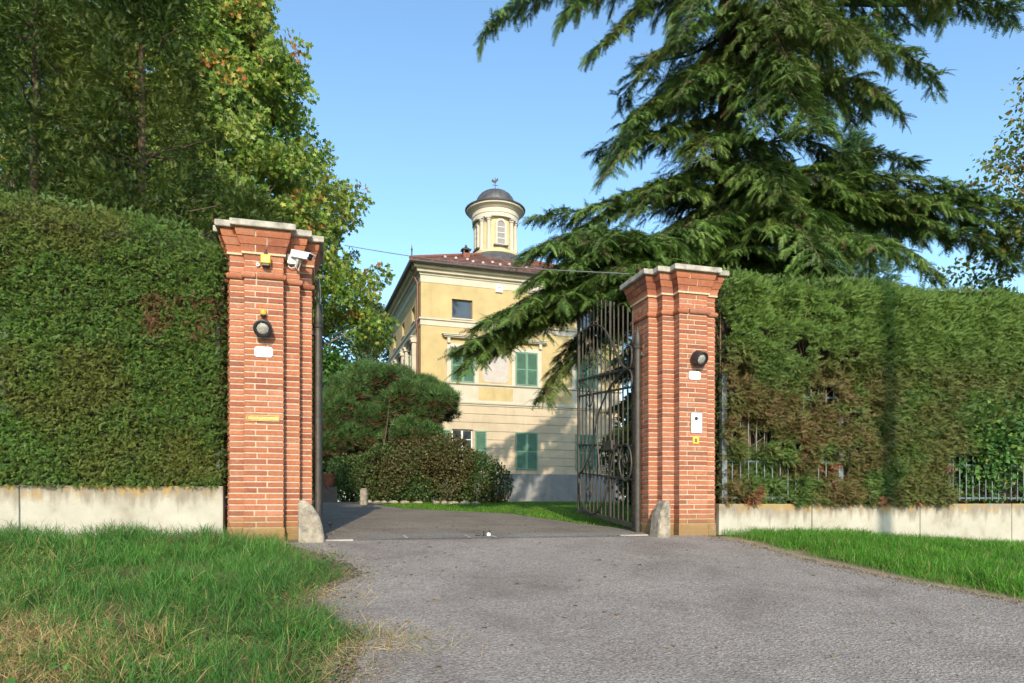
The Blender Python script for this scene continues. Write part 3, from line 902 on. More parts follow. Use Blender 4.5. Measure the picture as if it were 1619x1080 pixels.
for px in (1139, 1157, 1171, 1186, 1212, 1226, 1243):
    a = a_at(px, .36) - pa[0]; mb = MB(); mb.tube([(a, .1, .02), (a + random.uniform(-.01, .01), .1, random.uniform(2.5, 2.95))], .011, 6); mb.build('stake', M['rust'], fr, True)
la = [a_at(346, .30), a_at(346, .30) - 2.2]
fence(la, 2.6, 0, 'grey metal fence post and rails at the edge of the dense clipped hedge', .671, 2.5, None, .022)

# ================================================================== HEDGES
def hedge(name, label, a0, a1, z0, zt, left):
    t = thing(name, label, 'hedge', wall_loc(a0, 0, 0), TH, 'clipped hedges on the low walls')
    W_ = a1 - a0
    # woody inside
    P, quads_ = [], []
    na, nz = 70, 26
    bf = .23 if left else .44
    for j in range(nz + 1):
        for i in range(na + 1):
            x = W_ * i / na; z = z0 - .02 + (zt(a0 + x) - .12 - z0) * j / nz
            P.append((x, bf + .12 * (fbm(np.array([[x, z, 1.0]]), 3, 2)[0] - .5) + (.25 * smooth(j / nz, .93, 1.0)), z))
    m = na + 1
    for j in range(nz):
        for i in range(na): quads_.append((j * m + i, j * m + i + 1, (j + 1) * m + i + 1, (j + 1) * m + i))
    P = np.array(P); k = len(P)
    back = P.copy(); back[:, 1] = 1.15
    q = np.array(quads_); allq = [q, q[:, ::-1] + k]
    top = [(nz * m + i, nz * m + i + 1, k + nz * m + i + 1, k + nz * m + i) for i in range(na)]
    sd = [(j * m, (j + 1) * m, k + (j + 1) * m, k + j * m) for j in range(nz)] + [(j * m + na, k + j * m + na, k + (j + 1) * m + na, (j + 1) * m + na) for j in range(nz)]
    bt = [(i, k + i, k + i + 1, i + 1) for i in range(na)]
    np_mesh('branches', np.r_[P, back], [np.concatenate(allq + [np.array(top), np.array(sd), np.array(bt)])], M['hedge_wood'], parent=t)
    parts = []
    # ---- front
    n = int(W_ * 3.3 * (3600 if left else 4200))
    x = rng.uniform(0, W_, n); v = rng.uniform(0, 1, n)
    zt_ = np.array(zt(a0 + x)); z = z0 + .0 + (zt_ - z0) * v
    Q = np.c_[x, np.zeros(n), z]
    lum = fbm(Q + [a0, 0, 0], 1.1, 31)
    if left:
        y = .10 + .05 * (fbm(Q, 2.2, 5) - .5) + .09 * rng.uniform(0, 1, n) ** 2 + .18 * smooth(v, .93, 1.0)
        y -= .06 * smooth(fbm(Q, 6, 77), .55, .8)
        y += .10 * smooth(x, W_ - .12, W_) ** 2
        hole = (np.abs(x + a0 - a_at(290, .13)) < .42) & (np.abs(z - (2.72 - .10 * (x + a0 + 1.0))) < .16)
        hz = fbm(Q, 5, 12)
        keep = hz > -1
        green = pick([(.075, .125, .020), (.056, .106, .020), (.10, .135, .022), (.062, .130, .026)], [4, 3, 2, 2], n)
        brn = np.array([.115, .095, .022]); f = (smooth(lum, .52, .70) * .5)[:, None]
        colr = green * (1 - f) + brn * f
        br = (np.abs(x + a0 - a_at(300, .13)) < .5) & (np.abs(z - 2.62) < .26) & (fbm(Q, 3.5, 41) + .25 * rng.uniform(-1, 1, n) > .55)
        colr[br] = pick([(.17, .075, .04), (.12, .07, .03), (.07, .07, .02)], [3, 2, 2], br.sum())
        lf = smooth(-(x + a0), 1.8, 2.8) * smooth(fbm(Q, 2.5, 55), .4, .65)
        colr = colr * (1 - .6 * lf[:, None]) + np.array([.085, .17, .03]) * .6 * lf[:, None]
        S = rng.uniform(.05, .085, n)
        D = np.c_[rng.normal(0, .55, n), -np.abs(rng.normal(.75, .3, n)), rng.normal(.05, .55, n)]
        T_ = FAN_SMALL
    else:
        recess = smooth(fbm(Q + [0, 0, 0], 2.1, 5), .46, .72)
        low = smooth(-z, -2.6, -1.0)
        near = 1 - smooth(x, 1.9, 3.2)
        y = .05 + .24 * recess * (.25 + .75 * near) + .14 * rng.uniform(0, 1, n) + .22 * smooth(v, .93, 1.0)
        y -= .10 * smooth(fbm(Q, 3.3, 77), .5, .8)
        hz = fbm(Q, 5.5, 12) * .6 + fbm(Q, 1.7, 13) * .4
        sparse = (smooth(hz, .55, .61) * (.93 * near * (z < 3.3) + .1))
        edge_n = 1 - smooth(x, .0, .35)
        sparse = sparse * (1 - .85 * (1 - smooth(z, 1.0, 1.35)))
        keep = rng.uniform(0, 1, n) > np.maximum(sparse, edge_n * .75 * smooth(fbm(Q, 3, 99), .35, .6))
        a_end = a_at(1502, .1) - a0
        keep &= ~((x > a_end) & (z < 1.25)) & ~((x > a_end) & (z < 2.5) & (rng.uniform(0, 1, n) > .6))
        green = pick([(.062, .104, .022), (.088, .136, .024), (.048, .098, .026), (.070, .105, .020)], [3, 3, 2, 2], n)
        dark = smooth(x, 2.6, 3.4)
        f = (smooth(fbm(Q + [3, 0, 0], 1.6, 31, 4), .38, .56) * (1 - smooth(z, 2.2, 3.1)) * (.5 + .42 * near))[:, None]
        colr = green * (1 - f) + pick([(.115, .07, .028), (.085, .082, .022), (.14, .075, .036)], [3, 4, 1], n) * f
        up_ = smooth(z, 2.2, 3.4)[:, None]
        colr = colr * (1 - .5 * up_) + np.array([.10, .17, .026]) * .5 * up_ * (.7 + .6 * lum[:, None])
        rd = (fbm(Q, 2.0, 63) > .72) & (z < 1.4); colr[rd] = pick([(.26, .09, .045), (.16, .08, .04)], [1, 2], rd.sum())
        S = rng.uniform(.07, .125, n)
        D = np.c_[rng.normal(.30, .5, n), -np.abs(rng.normal(.7, .3, n)), rng.normal(-.05 + .35 * up_[:, 0], .5, n)]
        T_ = FAN
    P3 = np.c_[x, y, z]
    upv = np.tile([0., -1, .5], (n, 1))
    parts.append(scatter(T_, P3[keep], D[keep], S[keep], colr[keep], upv[keep], 1.6))
    # ---- top
    n = int(W_ * 1.0 * 700); x = rng.uniform(0, W_, n); y = rng.uniform(.2, 1.2, n)
    zz = np.array(zt(a0 + x)) - .02 + rng.normal(0, .03, n) + (.08 if not left else .05) * (fbm(np.c_[x, y, y * 0], 2.5, 4) - .5)
    C = pick([(.06, .11, .022), (.08, .14, .03), (.10, .12, .03)], [3, 2, 1], n)
    D = np.c_[rng.normal(0, .6, n), rng.normal(-.3, .5, n), np.abs(rng.normal(.6, .3, n))]
    parts.append(scatter(T_, np.c_[x, y, zz], D, rng.uniform(.06, .13 if not left else .085, n), C, np.tile([0., -1, .3], (n, 1)), 1.6))
    # ---- the end by the pillar
    n = 2200; y = rng.uniform(.15, 1.1, n); e = 0 if not left else W_
    z = z0 + rng.uniform(0, 1, n) * (float(zt(a0 + e)) - z0)
    D = np.c_[np.abs(rng.normal(.7, .3, n)) * (1 if left else -1), rng.normal(-.3, .5, n), rng.normal(.1, .5, n)]
    parts.append(scatter(T_, np.c_[np.full(n, e) + rng.normal(0, .02, n), y, z], D, rng.uniform(.06, .10, n), pick([(.05, .09, .02), (.09, .07, .03)], [2, 1], n), None, 1.5))
    V, Fs, Cs = merge(parts)
    np_mesh('foliage', V, Fs, M['thuja'], colors=Cs, parent=t)
    # twigs seen where the green is thin
    mb = MB()
    r2 = random.Random(5)
    for i in range(260 if not left else 26):
        if left: x = a_at(290, .2) - a0 + r2.gauss(0, .35); z = 2.7 + r2.gauss(0, .14)
        else: x = r2.uniform(.05, 3.4); z = r2.uniform(z0, 3.5)
        y = (.27 if left else .42) + r2.uniform(-.08, .05); L_ = r2.uniform(.25, .7); d = Vector((r2.gauss(0, .5), r2.gauss(-.25, .25), r2.gauss(.6, .6))).normalized()
        p = Vector((x, y, z)); e = p + d * L_
        if e.y < .16: e.y = .16
        if e.z < z0 or e.z > 3.7: continue
        mb.tube([p, (p + e) / 2 + Vector((r2.gauss(0, .03), 0, r2.gauss(0, .03))), e], [.008, .006, .003], 5)
    mb.build('twigs', M['rust'] if not left else M['twig'], t)
    return t
hedge('clipped_hedge', 'tall dense green hedge clipped flat, beside the camera pillar', -6.6, -.455, .67, lambda a: 3.74 + .10 * np.minimum(2.6, np.maximum(0, -np.asarray(a, float) - .7)) + .02 * np.sin(np.asarray(a) * 3.1) - .16 * smooth(np.asarray(a, float), -.9, -.5), True)
hedge('clipped_hedge', 'tall patchy brown and green hedge beside the intercom pillar', GAP + .55, GAP + 9.0, .46, lambda a: 3.83 + .02 * (np.asarray(a) - GAP) + .03 * np.sin(np.asarray(a) * 2.3), False)

# climbing laurel over the railing
def leaf_bush(name, label, cat, root_loc, rz, ellipsoids, n, size, cols, wts, mat='gloss', stems=10, T_=LEAF, group=None, patch=None):
    t = thing(name, label, cat, root_loc, rz, group)
    parts = []; tot = sum(e[3] * e[4] * e[5] for e in ellipsoids)
    mb = MB()
    for (cx, cy, cz, rx, ry, rz_) in ellipsoids:
        m = int(n * rx * ry * rz_ / tot)
        d = unit(rng.normal(0, 1, (m, 3))); rr = rng.uniform(.35, 1, m) ** .5
        P = d * rr[:, None]; lump = fbm(P * [rx, ry, rz_] + [cx, cy, cz], 1.8, 8)
        P = P * (.72 + .5 * lump[:, None]) * [rx, ry, rz_] + [cx, cy, cz]
        gap = fbm(P, 2.6, 21); keep = (gap < .66) & (P[:, 2] > .02)
        D = d + rng.normal(0, .6, (m, 3)) + [0, 0, .1]
        C = pick(cols, wts, m)
        if patch is not None: C = patch(P, C)
        parts.append(scatter(T_, P[keep], D[keep], rng.uniform(size[0], size[1], m)[keep], C[keep], d[keep] + [0, 0, .6], 1.5))
        for s in range(stems):
            q = unit(rng.normal(0, 1, 3)); e = np.array([cx, cy, cz]) + q * [rx * .75, ry * .75, rz_ * .75]
            b = np.array([cx + q[0] * rx * .15, cy + q[1] * ry * .15, max(0, cz - rz_ * .9)])
            mid = (b + e) / 2 + rng.normal(0, .08, 3) * min(rx, rz_)
            mb.tube([b, mid, e], [.022, .015, .006], 6)
    V, Fs, Cs = merge(parts)
    np_mesh('foliage', V, Fs, M[mat], colors=Cs, parent=t)
    mb.build('stems', M['twig'], t)
    return t
a = a_at(1565, .3)
leaf_bush('laurel_bush', 'glossy green laurel pushing through the railing bars', 'bush', wall_loc(a, .34, .456), TH,
          [(0, 0, 1.3, .85, .42, .72), (-.1, -.05, .8, .8, .34, .40), (.75, 0, 1.5, .7, .4, .9), (1.6, .0, 1.1, .8, .4, 1.0), (.3, .12, .25, 1.4, .25, .3)], 15000, (.06, .11),
          [(.05, .12, .025), (.035, .09, .025), (.10, .17, .035), (.16, .16, .03)], [4, 4, 2, .4])
x, y, z = at(1545, 440, 12.2)
leaf_bush('dark_shrub', 'dark leafy shrub top poking above the patchy hedge', 'shrub', (x, y, float(G(x, y))), 0,
          [(0, 0, 2.0, .55, .5, 2.0), (0, 0, 4.35, .36, .4, .42), (.55, .1, 4.2, .32, .3, .36), (-.25, .1, 4.15, .3, .3, .36), (.2, 0, 3.9, .6, .4, .4)], 3000, (.07, .12), [(.02, .045, .02), (.03, .06, .02)], [2, 1], stems=12)

# ================================================================== TREES
def limb(mb, p, q, r0, r1, sag=0., n=7, wob=.05):
    p, q = Vector(p), Vector(q); L_ = (q - p).length; pts, rs = [], []
    for i in range(n + 1):
        s = i / n; c = p.lerp(q, s) + Vector((random.gauss(0, wob), random.gauss(0, wob), random.gauss(0, wob))) * L_ * .12 * math.sin(math.pi * s)
        c.z += sag * L_ * 4 * s * (1 - s)
        pts.append(c); rs.append(r0 + (r1 - r0) * s)
    mb.tube(pts, rs, 8, cap=True)
    return pts

def broad_tree(name, label, X, Yd, height, crown, n_cl, per, cols, patch=None, size=(.09, .15), trunk=.2, T_=STAR, group=None, cl_r=(.35, .75), bark='palebark', taper=1.0, clip=None):
    """crown(h) -> radius at height fraction; clusters of leaves on real limbs"""
    z0 = float(G(X, Yd))
    t = thing(name, label, 'tree', (X, Yd, z0 - .05), 0, group)
    mb = MB(); tp = limb(mb, (0, 0, 0), (random.gauss(0, .2), random.gauss(0, .2), height * .93), trunk, .03, 0, 12, .03)
    mb.build('trunk', M[bark], t, True)
    mb = MB(); P, D, S, C, UP = [], [], [], [], []
    for k in range(n_cl):
        for _ in range(40):
            h = random.uniform(.10, 1.0); ang = random.uniform(0, 2 * math.pi); rad = crown(h) * math.sqrt(random.uniform(.12, 1)) * random.uniform(.80, 1.16)
            c_ = Vector((rad * math.cos(ang), rad * math.sin(ang), h * height))
            if clip is None or clip(c_): break
        base = Vector(tp[0]).lerp(Vector(tp[-1]), max(.06, min(.97, h - .10 - rad / height * .45)))
        if k % 2 == 0: limb(mb, base, c_, max(.012, .05 * (1 - h) + .018), .006, .04, 6, .4)
        r_ = random.uniform(*cl_r); m = int(per * random.uniform(.6, 1.3) * (r_ / .55) ** 2)
        d = unit(rng.normal(0, 1, (m, 3))); pp = d * (rng.uniform(0, 1, m) ** .45)[:, None] * r_ * [1, 1, .8] + np.array(c_)
        P.append(pp); D.append(d + rng.normal(0, .5, (m, 3)) + [0, 0, -.35])
    P, D = np.concatenate(P), np.concatenate(D); n = len(P)
    keep = P[:, 2] > .4; P, D = P[keep], D[keep]; n = len(P)
    C = pick([c_[0] for c_ in cols], [c_[1] for c_ in cols], n)
    if patch is not None: C = patch(P, C)
    out = np.c_[P[:, 0], P[:, 1], P[:, 2] * 0 + .8]
    mb.build('limbs', M[bark], t, True)
    V, Fs, Cs = scatter(T_, P, D, rng.uniform(size[0], size[1], n), C, unit(out), 2.2, .16)
    np_mesh('crown', V, Fs, M['broad'], colors=Cs, parent=t)
    return t

def autumn(P, C):
    f = fbm(P, .35, 14); g = fbm(P, .9, 24); hi = smooth(P[:, 2], 8, 16)
    y = (smooth(f, .40, .60) * (.40 + .60 * hi))[:, None]
    C = C * (1 - .75 * y) + np.array([.23, .26, .048]) * .75 * y
    r_ = (g > .68) & (rng.uniform(0, 1, len(P)) < .55)
    C[r_] = pick([(.28, .10, .03), (.34, .16, .04), (.36, .25, .05)], [2, 2, 2], r_.sum())
    return C
GH = [0, .1, .2, .27, .38, .5, .66, .77, .9, 1]
def gum_crown(h): return float(np.interp(h, GH, [1.6, 4.0, 5.3, 5.6, 5.6, 4.4, 2.9, 1.5, .6, .2]))
x, y, z = at(335, 500, 25)
broad_tree('sweetgum_tree', 'tall sweetgum tree with yellowing leaves, behind the dark conifers', x, y, 24.5, gum_crown, 980, 130,
           [((.09, .165, .024), 4), ((.12, .195, .03), 3), ((.17, .225, .035), 2), ((.27, .27, .055), 1)], autumn, (.13, .20), .36, cl_r=(.35, .85))
x, y, z = at(20, 500, 24)
broad_tree('sweetgum_tree', 'yellow-green tree showing behind the conifer furthest from the gate', x, y, 24, lambda h: gum_crown(h) * .8 + .6, 600, 120,
           [((.09, .165, .024), 4), ((.12, .195, .03), 3), ((.17, .225, .035), 2), ((.27, .27, .055), 1)], autumn, (.13, .20), .36, cl_r=(.35, .85))

# dark feathery conifers above the hedge
def conifer(name, label, X, Yd, height, rad, n, size, cols, wts, T_=FAN_BIG, group=None, pw=.85, base=.02, droop=.1, bark='bark', per=230, cl_r=(.22, .74)):
    z0 = float(G(X, Yd))
    t = thing(name, label, 'tree', (X, Yd, z0 - .05), 0, group)
    mb = MB(); tp = limb(mb, (0, 0, 0), (0, 0, height * .98), (.022 * height ** .5 + .02), .015, 0, 10, .01); mb.build('trunk', M[bark], t, True)
    prof = lambda h: rad * np.clip(1 - h, 0, 1) ** pw * np.minimum(1, .62 + h * 3) + .05
    ncl = int(n / per); h = base + (1 - base) * rng.uniform(0, 1, ncl); ang = rng.uniform(0, 2 * math.pi, ncl)
    rr = np.sqrt(rng.uniform(.02, 1, ncl)) * rng.uniform(.75, 1.15, ncl)
    cen = np.c_[np.cos(ang) * prof(h) * rr, np.sin(ang) * prof(h) * rr, h * height]
    cr = rng.uniform(cl_r[0], cl_r[1], ncl) * (.55 + .45 * (1 - h))
    idx = np.repeat(np.arange(ncl), per); m = len(idx)
    d = unit(rng.normal(0, 1, (m, 3))); P = cen[idx] + d * [1, 1, 1.35] * (cr[idx] * rng.uniform(0, 1, m) ** .5)[:, None]
    P = P + (fbm(P, 3, 5)[:, None] - .5) * .2 * d
    keep = P[:, 2] > .25; P, d = P[keep], d[keep]; m = len(P)
    out = unit(np.c_[P[:, :2], np.zeros(m)])
    D = d * .7 + out * .35 + rng.normal(0, .45, (m, 3)) + [0, 0, droop]
    C = pick(cols, wts, m); f = smooth(fbm(P + [X, 0, 0], .9, 70), .42, .66)[:, None]
    C = C * (1 - .5 * f) + np.array(cols[-1]) * .5 * f
    V, Fs, Cs = scatter(T_, P, D, rng.uniform(size[0], size[1], m), C, None, 1.3, .15)
    np_mesh('crown', V, Fs, M['needle'], colors=Cs, parent=t)
    mb = MB()
    for k in range(70):
        hh = random.uniform(.04, .95); an = random.uniform(0, 6.28); q = float(prof(np.array(hh))) * .85
        limb(mb, (0, 0, max(.1, hh * height - q * .25)), (q * math.cos(an), q * math.sin(an), hh * height + q * .15), .012 + .03 * (1 - hh), .005, -.03, 5, .3)
    mb.build('limbs', M[bark], t, True)
    return t
DC = [(.026, .052, .009), (.038, .068, .010), (.054, .082, .012), (.095, .112, .018)]
for px, Yd, H_, rd, n, lab in ((55, 11.4, 14.5, 2.2, 80000, 'dark feathery conifer over the clipped hedge, furthest from the gate'),
                               (225, 11.2, 12.6, 1.75, 72000, 'dark feathery conifer with a pale trunk showing above the clipped hedge'),
                               (392, 10.8, 5.2, 1.15, 26000, 'short dark conifer just behind the camera pillar')):
    x = (px - CX) / F * Yd
    conifer('feathery_conifer', lab, x, Yd, H_, rd, n, (.08, .16), DC, [4, 4, 2, 1], group='dark conifers behind the clipped hedge', pw=.55)

# ---- the great cedar
def cedar():
    T0 = at(1150, 794, 16.0); X, Yd = T0.x, T0.y; z0 = float(G(X, Yd))
    t = thing('cedar_tree', 'huge cedar with drooping layered branches reaching over the gate', 'tree', (X, Yd, z0), 0)
    H_ = 18.5
    mb = MB(); mb.tube([(0, 0, -.2), (.05, 0, .6), (0, 0, 3), (-.04, 0, 7), (.05, 0, 10), (.0, 0, 13), (0, 0, H_)], [.5, .40, .34, .29, .24, .18, .03], 14)
    mb.build('trunk', M['bark'], t, True)
    br = []
    def b(px, py, Y, spy, w, lift=.10, dens=1.0, shade=0.):
        tip = at(px, py, Y) - Vector((X, Yd, z0)); st = Vector((0, 0, EYE + (HY - spy) / F * Yd - z0)); br.append((st, tip, w, lift, dens, shade))
    # toward the left of the trunk
    b(772, 38, 14.0, -60, .85, .10); b(900, 20, 13.2, -120, .9, .06); b(945, 70, 13.6, -20, .7, .10); b(1015, 120, 14.0, 30, .6, .1)
    b(985, 225, 14.2, 120, .75, .10); b(1000, 190, 13.4, 150, .6, .08); b(962, 268, 13.6, 205, .9, .14); b(1010, 330, 13.4, 250, .7, .08)
    b(860, 345, 13.2, 300, .70, .05); b(900, 362, 13.6, 312, .6, .05); 
    
    b(744, 575, 11.9, 430, .95, .16, 1.25); b(800, 520, 12.2, 430, .9, .14, 1.1); b(862, 628, 12.9, 450, .75, .2, 1.1); b(930, 560, 12.6, 470, .9, .16)
    b(985, 520, 13, 430, .9, .14)
    for px, py, Y_, spy in ((842, 402, 12.0, 425), (850, 440, 11.7, 440), (868, 388, 11.6, 418), (905, 425, 11.4, 430), (935, 392, 11.5, 415), (960, 440, 11.3, 440), (995, 388, 11.6, 410), (1005, 460, 11.4, 450), (890, 470, 11.5, 448), (930, 480, 11.6, 455), (1030, 380, 12, 405), (980, 478, 11.9, 455),
                             (760, 530, 12.0, 440), (775, 500, 11.7, 430), (815, 478, 11.6, 428), (850, 500, 11.9, 440), (790, 545, 12.2, 445), (740, 545, 12.1, 435)):
        b(px, py, Y_, spy, .95, .07, 1.3)
    # low skirts near the trunk, behind the gate leaf
    for px, py, Y_, spy in ((965, 585, 15.5, 500), (950, 520, 15, 455), (975, 640, 15.2, 545), (995, 600, 14, 520), (985, 680, 14.6, 590), (1005, 720, 14.2, 640), (1010, 560, 13.4, 480), (975, 560, 16.5, 500), (970, 500, 14.4, 440), (970, 690, 17.5, 600), (985, 730, 16.5, 650), (1040, 640, 13.5, 560), (1060, 560, 13, 480)):
        b(px, py, Y_, spy, .75, .06, 1.0)
    for px, py, Y_, spy in ((1100, 425, 14.8, 395), (1200, 428, 14.5, 390), (1280, 432, 14.5, 395), (1155, 440, 14.0, 395), (1050, 420, 14.0, 385), (1330, 436, 15.0, 400), (1240, 440, 13.8, 400)):
        b(px, py, Y_, spy, 1.0, .05, 1.1, .5)
    # toward the right
    b(1600, 22, 15.2, 45, 1.0, .09); b(1500, -20, 14.4, -60, 1.0, .07); b(1478, 112, 14.4, 40, .9, .10); b(1415, 170, 13.8, 90, 1.0, .10)
    b(1390, 75, 13.0, 20, 1.0, .1); b(1450, 252, 16.5, 300, .45, .06, .8); b(1540, 300, 14.8, 330, .9, .08); b(1625, 345, 14.6, 335, .95, .10)
    b(1600, 425, 14.4, 345, .8, .16); b(1480, 430, 13.6, 370, 1.0, .14); b(1700, 420, 14.2, 350, 1.0, .14); b(1400, 400, 13, 375, 1.0, .12); b(1350, 300, 14.6, 290, .9, .1)
    # toward the street
    b(1262, 120, 12.2, 20, 1.0, .12, 1.2); b(1290, 200, 12.0, 110, 1.05, .12, 1.2); b(1210, 190, 12.6, 90, .95, .12, 1.2); b(1215, 330, 13.4, 250, .9, .06, 1.1); b(1235, 300, 12.6, 215, 1.0, .05, 1.1); b(1140, 345, 13.4, 285, .95, .05, 1.1); b(1065, 312, 13.6, 262, .8, .05); b(1110, 250, 13.0, 180, .8, .06, 1.0); b(1085, 375, 13.4, 320, .9, .05, 1.1); b(1180, 395, 13.2, 340, .95, .05, 1.1); b(1290, 345, 13, 290, 1.0, .05, 1.1)
    b(1300, 410, 12.0, 350, 1.0, .12)
    b(1040, 430, 12.2, 360, .9, .12); b(1320, 40, 12.6, -40, 1.0, .1, 1.1); b(1250, 40, 12.4, -60, .9, .1); b(1075, 60, 13, -60, .7, .1); b(1080, 150, 13.2, 90, .75, .1)
    # rest of the crown, round the back and above
    for k in range(30):
        zt = random.uniform(2.2, 16.5); an = random.uniform(-.25, 1.9 if zt < 7.5 else math.pi + .25); L_ = (6.3 * (1 - zt / 20) ** .8) * random.uniform(.7, 1)
        br.append((Vector((0, 0, zt)), Vector((L_ * math.cos(an), L_ * math.sin(an), zt - L_ * random.uniform(.05, .22))), .9, .1, .7, 0))
    for k in range(12):
        an = random.uniform(0, 6.28); zt = random.uniform(13, 18); L_ = 4.6 * (1 - zt / 19.5) + .5
        br.append((Vector((0, 0, zt)), Vector((L_ * math.cos(an), L_ * math.sin(an), zt - L_ * .1)), .7, .1, .8, 0))
    PP, DD, SS, CC, UU = [], [], [], [], []
    mb = MB(); tw = []
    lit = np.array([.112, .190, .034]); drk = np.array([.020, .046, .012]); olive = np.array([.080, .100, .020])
    for st, tip, w, lift, dens, shade in br:
        L_ = (tip - st).length
        c1 = st.lerp(tip, .35) + Vector((0, 0, lift * L_)); c2 = st.lerp(tip, .75) + Vector((0, 0, lift * L_ * 1.05))
        n = max(8, int(L_ / .15)); pts = []
        for i in range(n + 1):
            s = i / n; p = st * (1 - s) ** 3 + c1 * 3 * s * (1 - s) ** 2 + c2 * 3 * s * s * (1 - s) + tip * s ** 3
            p = p + Vector((0, 0, .10 * math.sin(s * 9 + L_ * 3)))
            pts.append(p)
        mb.tube(pts, [max(.006, .06 * (1 - i / n) ** 1.2 * min(1, L_ / 5) + .008) for i in range(n + 1)], 7)
        for i in range(max(1, int(n * .12)), n + 1):
            s = i / n; T = (pts[min(i + 1, n)] - pts[max(i - 1, 0)]).normalized(); Sd = T.cross(Vector((0, 0, 1))).normalized()
            prof = min(1, .35 + 2.2 * s) * (1 - max(0, s - .6) / .4 * .62)
            for _ in range(5):                                   # foliage on the limb itself
                PP.append(pts[i]); DD.append((T * random.uniform(.2, 1) + Sd * random.uniform(-.8, .8) + Vector((0, 0, random.uniform(-.6, .45)))).normalized()); SS.append(random.uniform(.2, .34)); CC.append((random.uniform(.2, .8), s))
            for side in (-1, 1):
                if random.random() > dens * .95: continue
                lt = w * prof * random.uniform(.55, 1.15)
                d0 = (Sd * side * random.uniform(.55, 1.0) + T * random.uniform(.35, .9) + Vector((0, 0, random.uniform(-.12, .14)))).normalized()
                k = max(2, int(lt / .10)); p = pts[i].copy(); d = d0.copy(); pl_ = [p.copy()]
                for j in range(k):
                    d = (d + Vector((0, 0, -.040 - .055 * j / k)) + Vector((random.gauss(0, .08), random.gauss(0, .08), random.gauss(0, .05)))).normalized()
                    p = p + d * (lt / k); pl_.append(p.copy())
                    sd = d.cross(Vector((0, 0, 1))); sd = sd.normalized() if sd.length > 1e-3 else Sd
                    for q in range(3):
                        sgn = random.choice((-1, 1))
                        dd = (d * random.uniform(.5, 1) + sd * sgn * random.uniform(.1, .8) + Vector((0, 0, random.uniform(-.40, .16)))).normalized()
                        PP.append(p); DD.append(dd); SS.append(random.uniform(.22, .38)); 
                        tipf = j / k
                        CC.append((tipf, s))
                tw.append(pl_)
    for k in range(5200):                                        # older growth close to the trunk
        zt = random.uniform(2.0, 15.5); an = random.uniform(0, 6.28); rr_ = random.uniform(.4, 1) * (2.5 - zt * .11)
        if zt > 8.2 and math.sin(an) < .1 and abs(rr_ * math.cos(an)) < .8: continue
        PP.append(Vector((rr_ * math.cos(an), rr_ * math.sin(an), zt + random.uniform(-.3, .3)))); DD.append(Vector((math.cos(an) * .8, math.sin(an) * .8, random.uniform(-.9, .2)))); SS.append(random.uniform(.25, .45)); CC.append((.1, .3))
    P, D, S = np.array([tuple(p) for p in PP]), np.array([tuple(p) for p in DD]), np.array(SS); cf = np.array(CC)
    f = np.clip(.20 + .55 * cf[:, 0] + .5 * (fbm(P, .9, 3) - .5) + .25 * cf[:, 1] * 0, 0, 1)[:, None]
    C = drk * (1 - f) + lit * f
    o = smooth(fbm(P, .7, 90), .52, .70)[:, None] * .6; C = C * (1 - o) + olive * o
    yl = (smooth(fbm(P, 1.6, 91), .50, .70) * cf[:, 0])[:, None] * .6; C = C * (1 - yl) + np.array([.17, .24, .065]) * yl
    br_ = rng.uniform(0, 1, len(P)) < .03; C[br_] = (.10, .07, .035)
    T_ = fan_template(8, w=.034, side=.36, ang=52, droop=.25, seed=9)
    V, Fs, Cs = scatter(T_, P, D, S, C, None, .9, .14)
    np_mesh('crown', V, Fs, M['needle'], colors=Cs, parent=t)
    for pl_ in tw:
        if random.random() < .6: mb.tube(pl_, [.009] * len(pl_), 3, cap=False)
    mb.build('limbs', M['twig'], t, True)
    print('cedar sprays', len(P))
cedar()

# background trees
x, y, z = at(1345, 190, 27)
conifer('background_conifer', 'pale blue-green conifer behind the big cedar', x, y, 14.6, 2.6, 12000, (.25, .45), [(.06, .12, .06), (.075, .14, .065), (.09, .14, .05)], [2, 2, 1], pw=.7, droop=.15, per=60, cl_r=(.5, .9))
x, y, z = at(1768, 300, 14.0)
broad_tree('maple_tree', 'tree with sparse yellow-green leaves at the edge of the view', x, y, 11.5, lambda h: 2.75 * math.sin(math.pi * min(1, h * 1.05)) ** .7 + .1, 230, 110,
           [((.08, .13, .03), 3), ((.17, .17, .035), 2), ((.26, .20, .045), 1)], None, (.08, .14), .16, LEAF, cl_r=(.25, .5), clip=lambda c_: c_.z > 5.3)
x, y, z = at(560, 500, 24)
broad_tree('garden_tree', 'green leafy tree between the camera pillar and the villa', x - .9, y, 5.2, lambda h: 1.7 * math.sin(math.pi * min(1, .12 + h * .95)) ** .6 + .1, 150, 75,
           [((.05, .12, .022), 3), ((.08, .16, .03), 2)], None, (.10, .16), .16, LEAF)
for px, Yd, H_, rd, lab in ((590, 52, 15, 3.6, 'pale distant tree left of the villa wall, right behind the garden tree'), (520, 46, 13, 3.4, 'distant tree low in the gap beside the gate post')):
    x = (px - CX) / F * Yd
    broad_tree('distant_tree', lab, x, Yd, H_, lambda h, rd=rd: rd * math.sin(math.pi * min(1, .1 + h * .93)) ** .6 + .1, 130, 60, [((.08, .12, .05), 2), ((.11, .15, .06), 2)], None, (.2, .32), .2, LEAF, group='distant trees beyond the garden', cl_r=(.5, 1.0))
x, y, z = at(985, 700, 19.5)
leaf_bush('evergreen_shrub', 'dark evergreen shrub seen through the open gate leaf', 'shrub', (x + .6, y, float(G(x + .6, y))), 0, [(0, 0, 1.4, 1.2, 1.1, 1.5), (.9, .3, 2.4, 1.5, 1.0, 2.3), (2.4, .2, 1.9, 1.5, 1.0, 2.0)], 16000, (.10, .17), [(.03, .06, .02), (.04, .08, .025)], [1, 1])

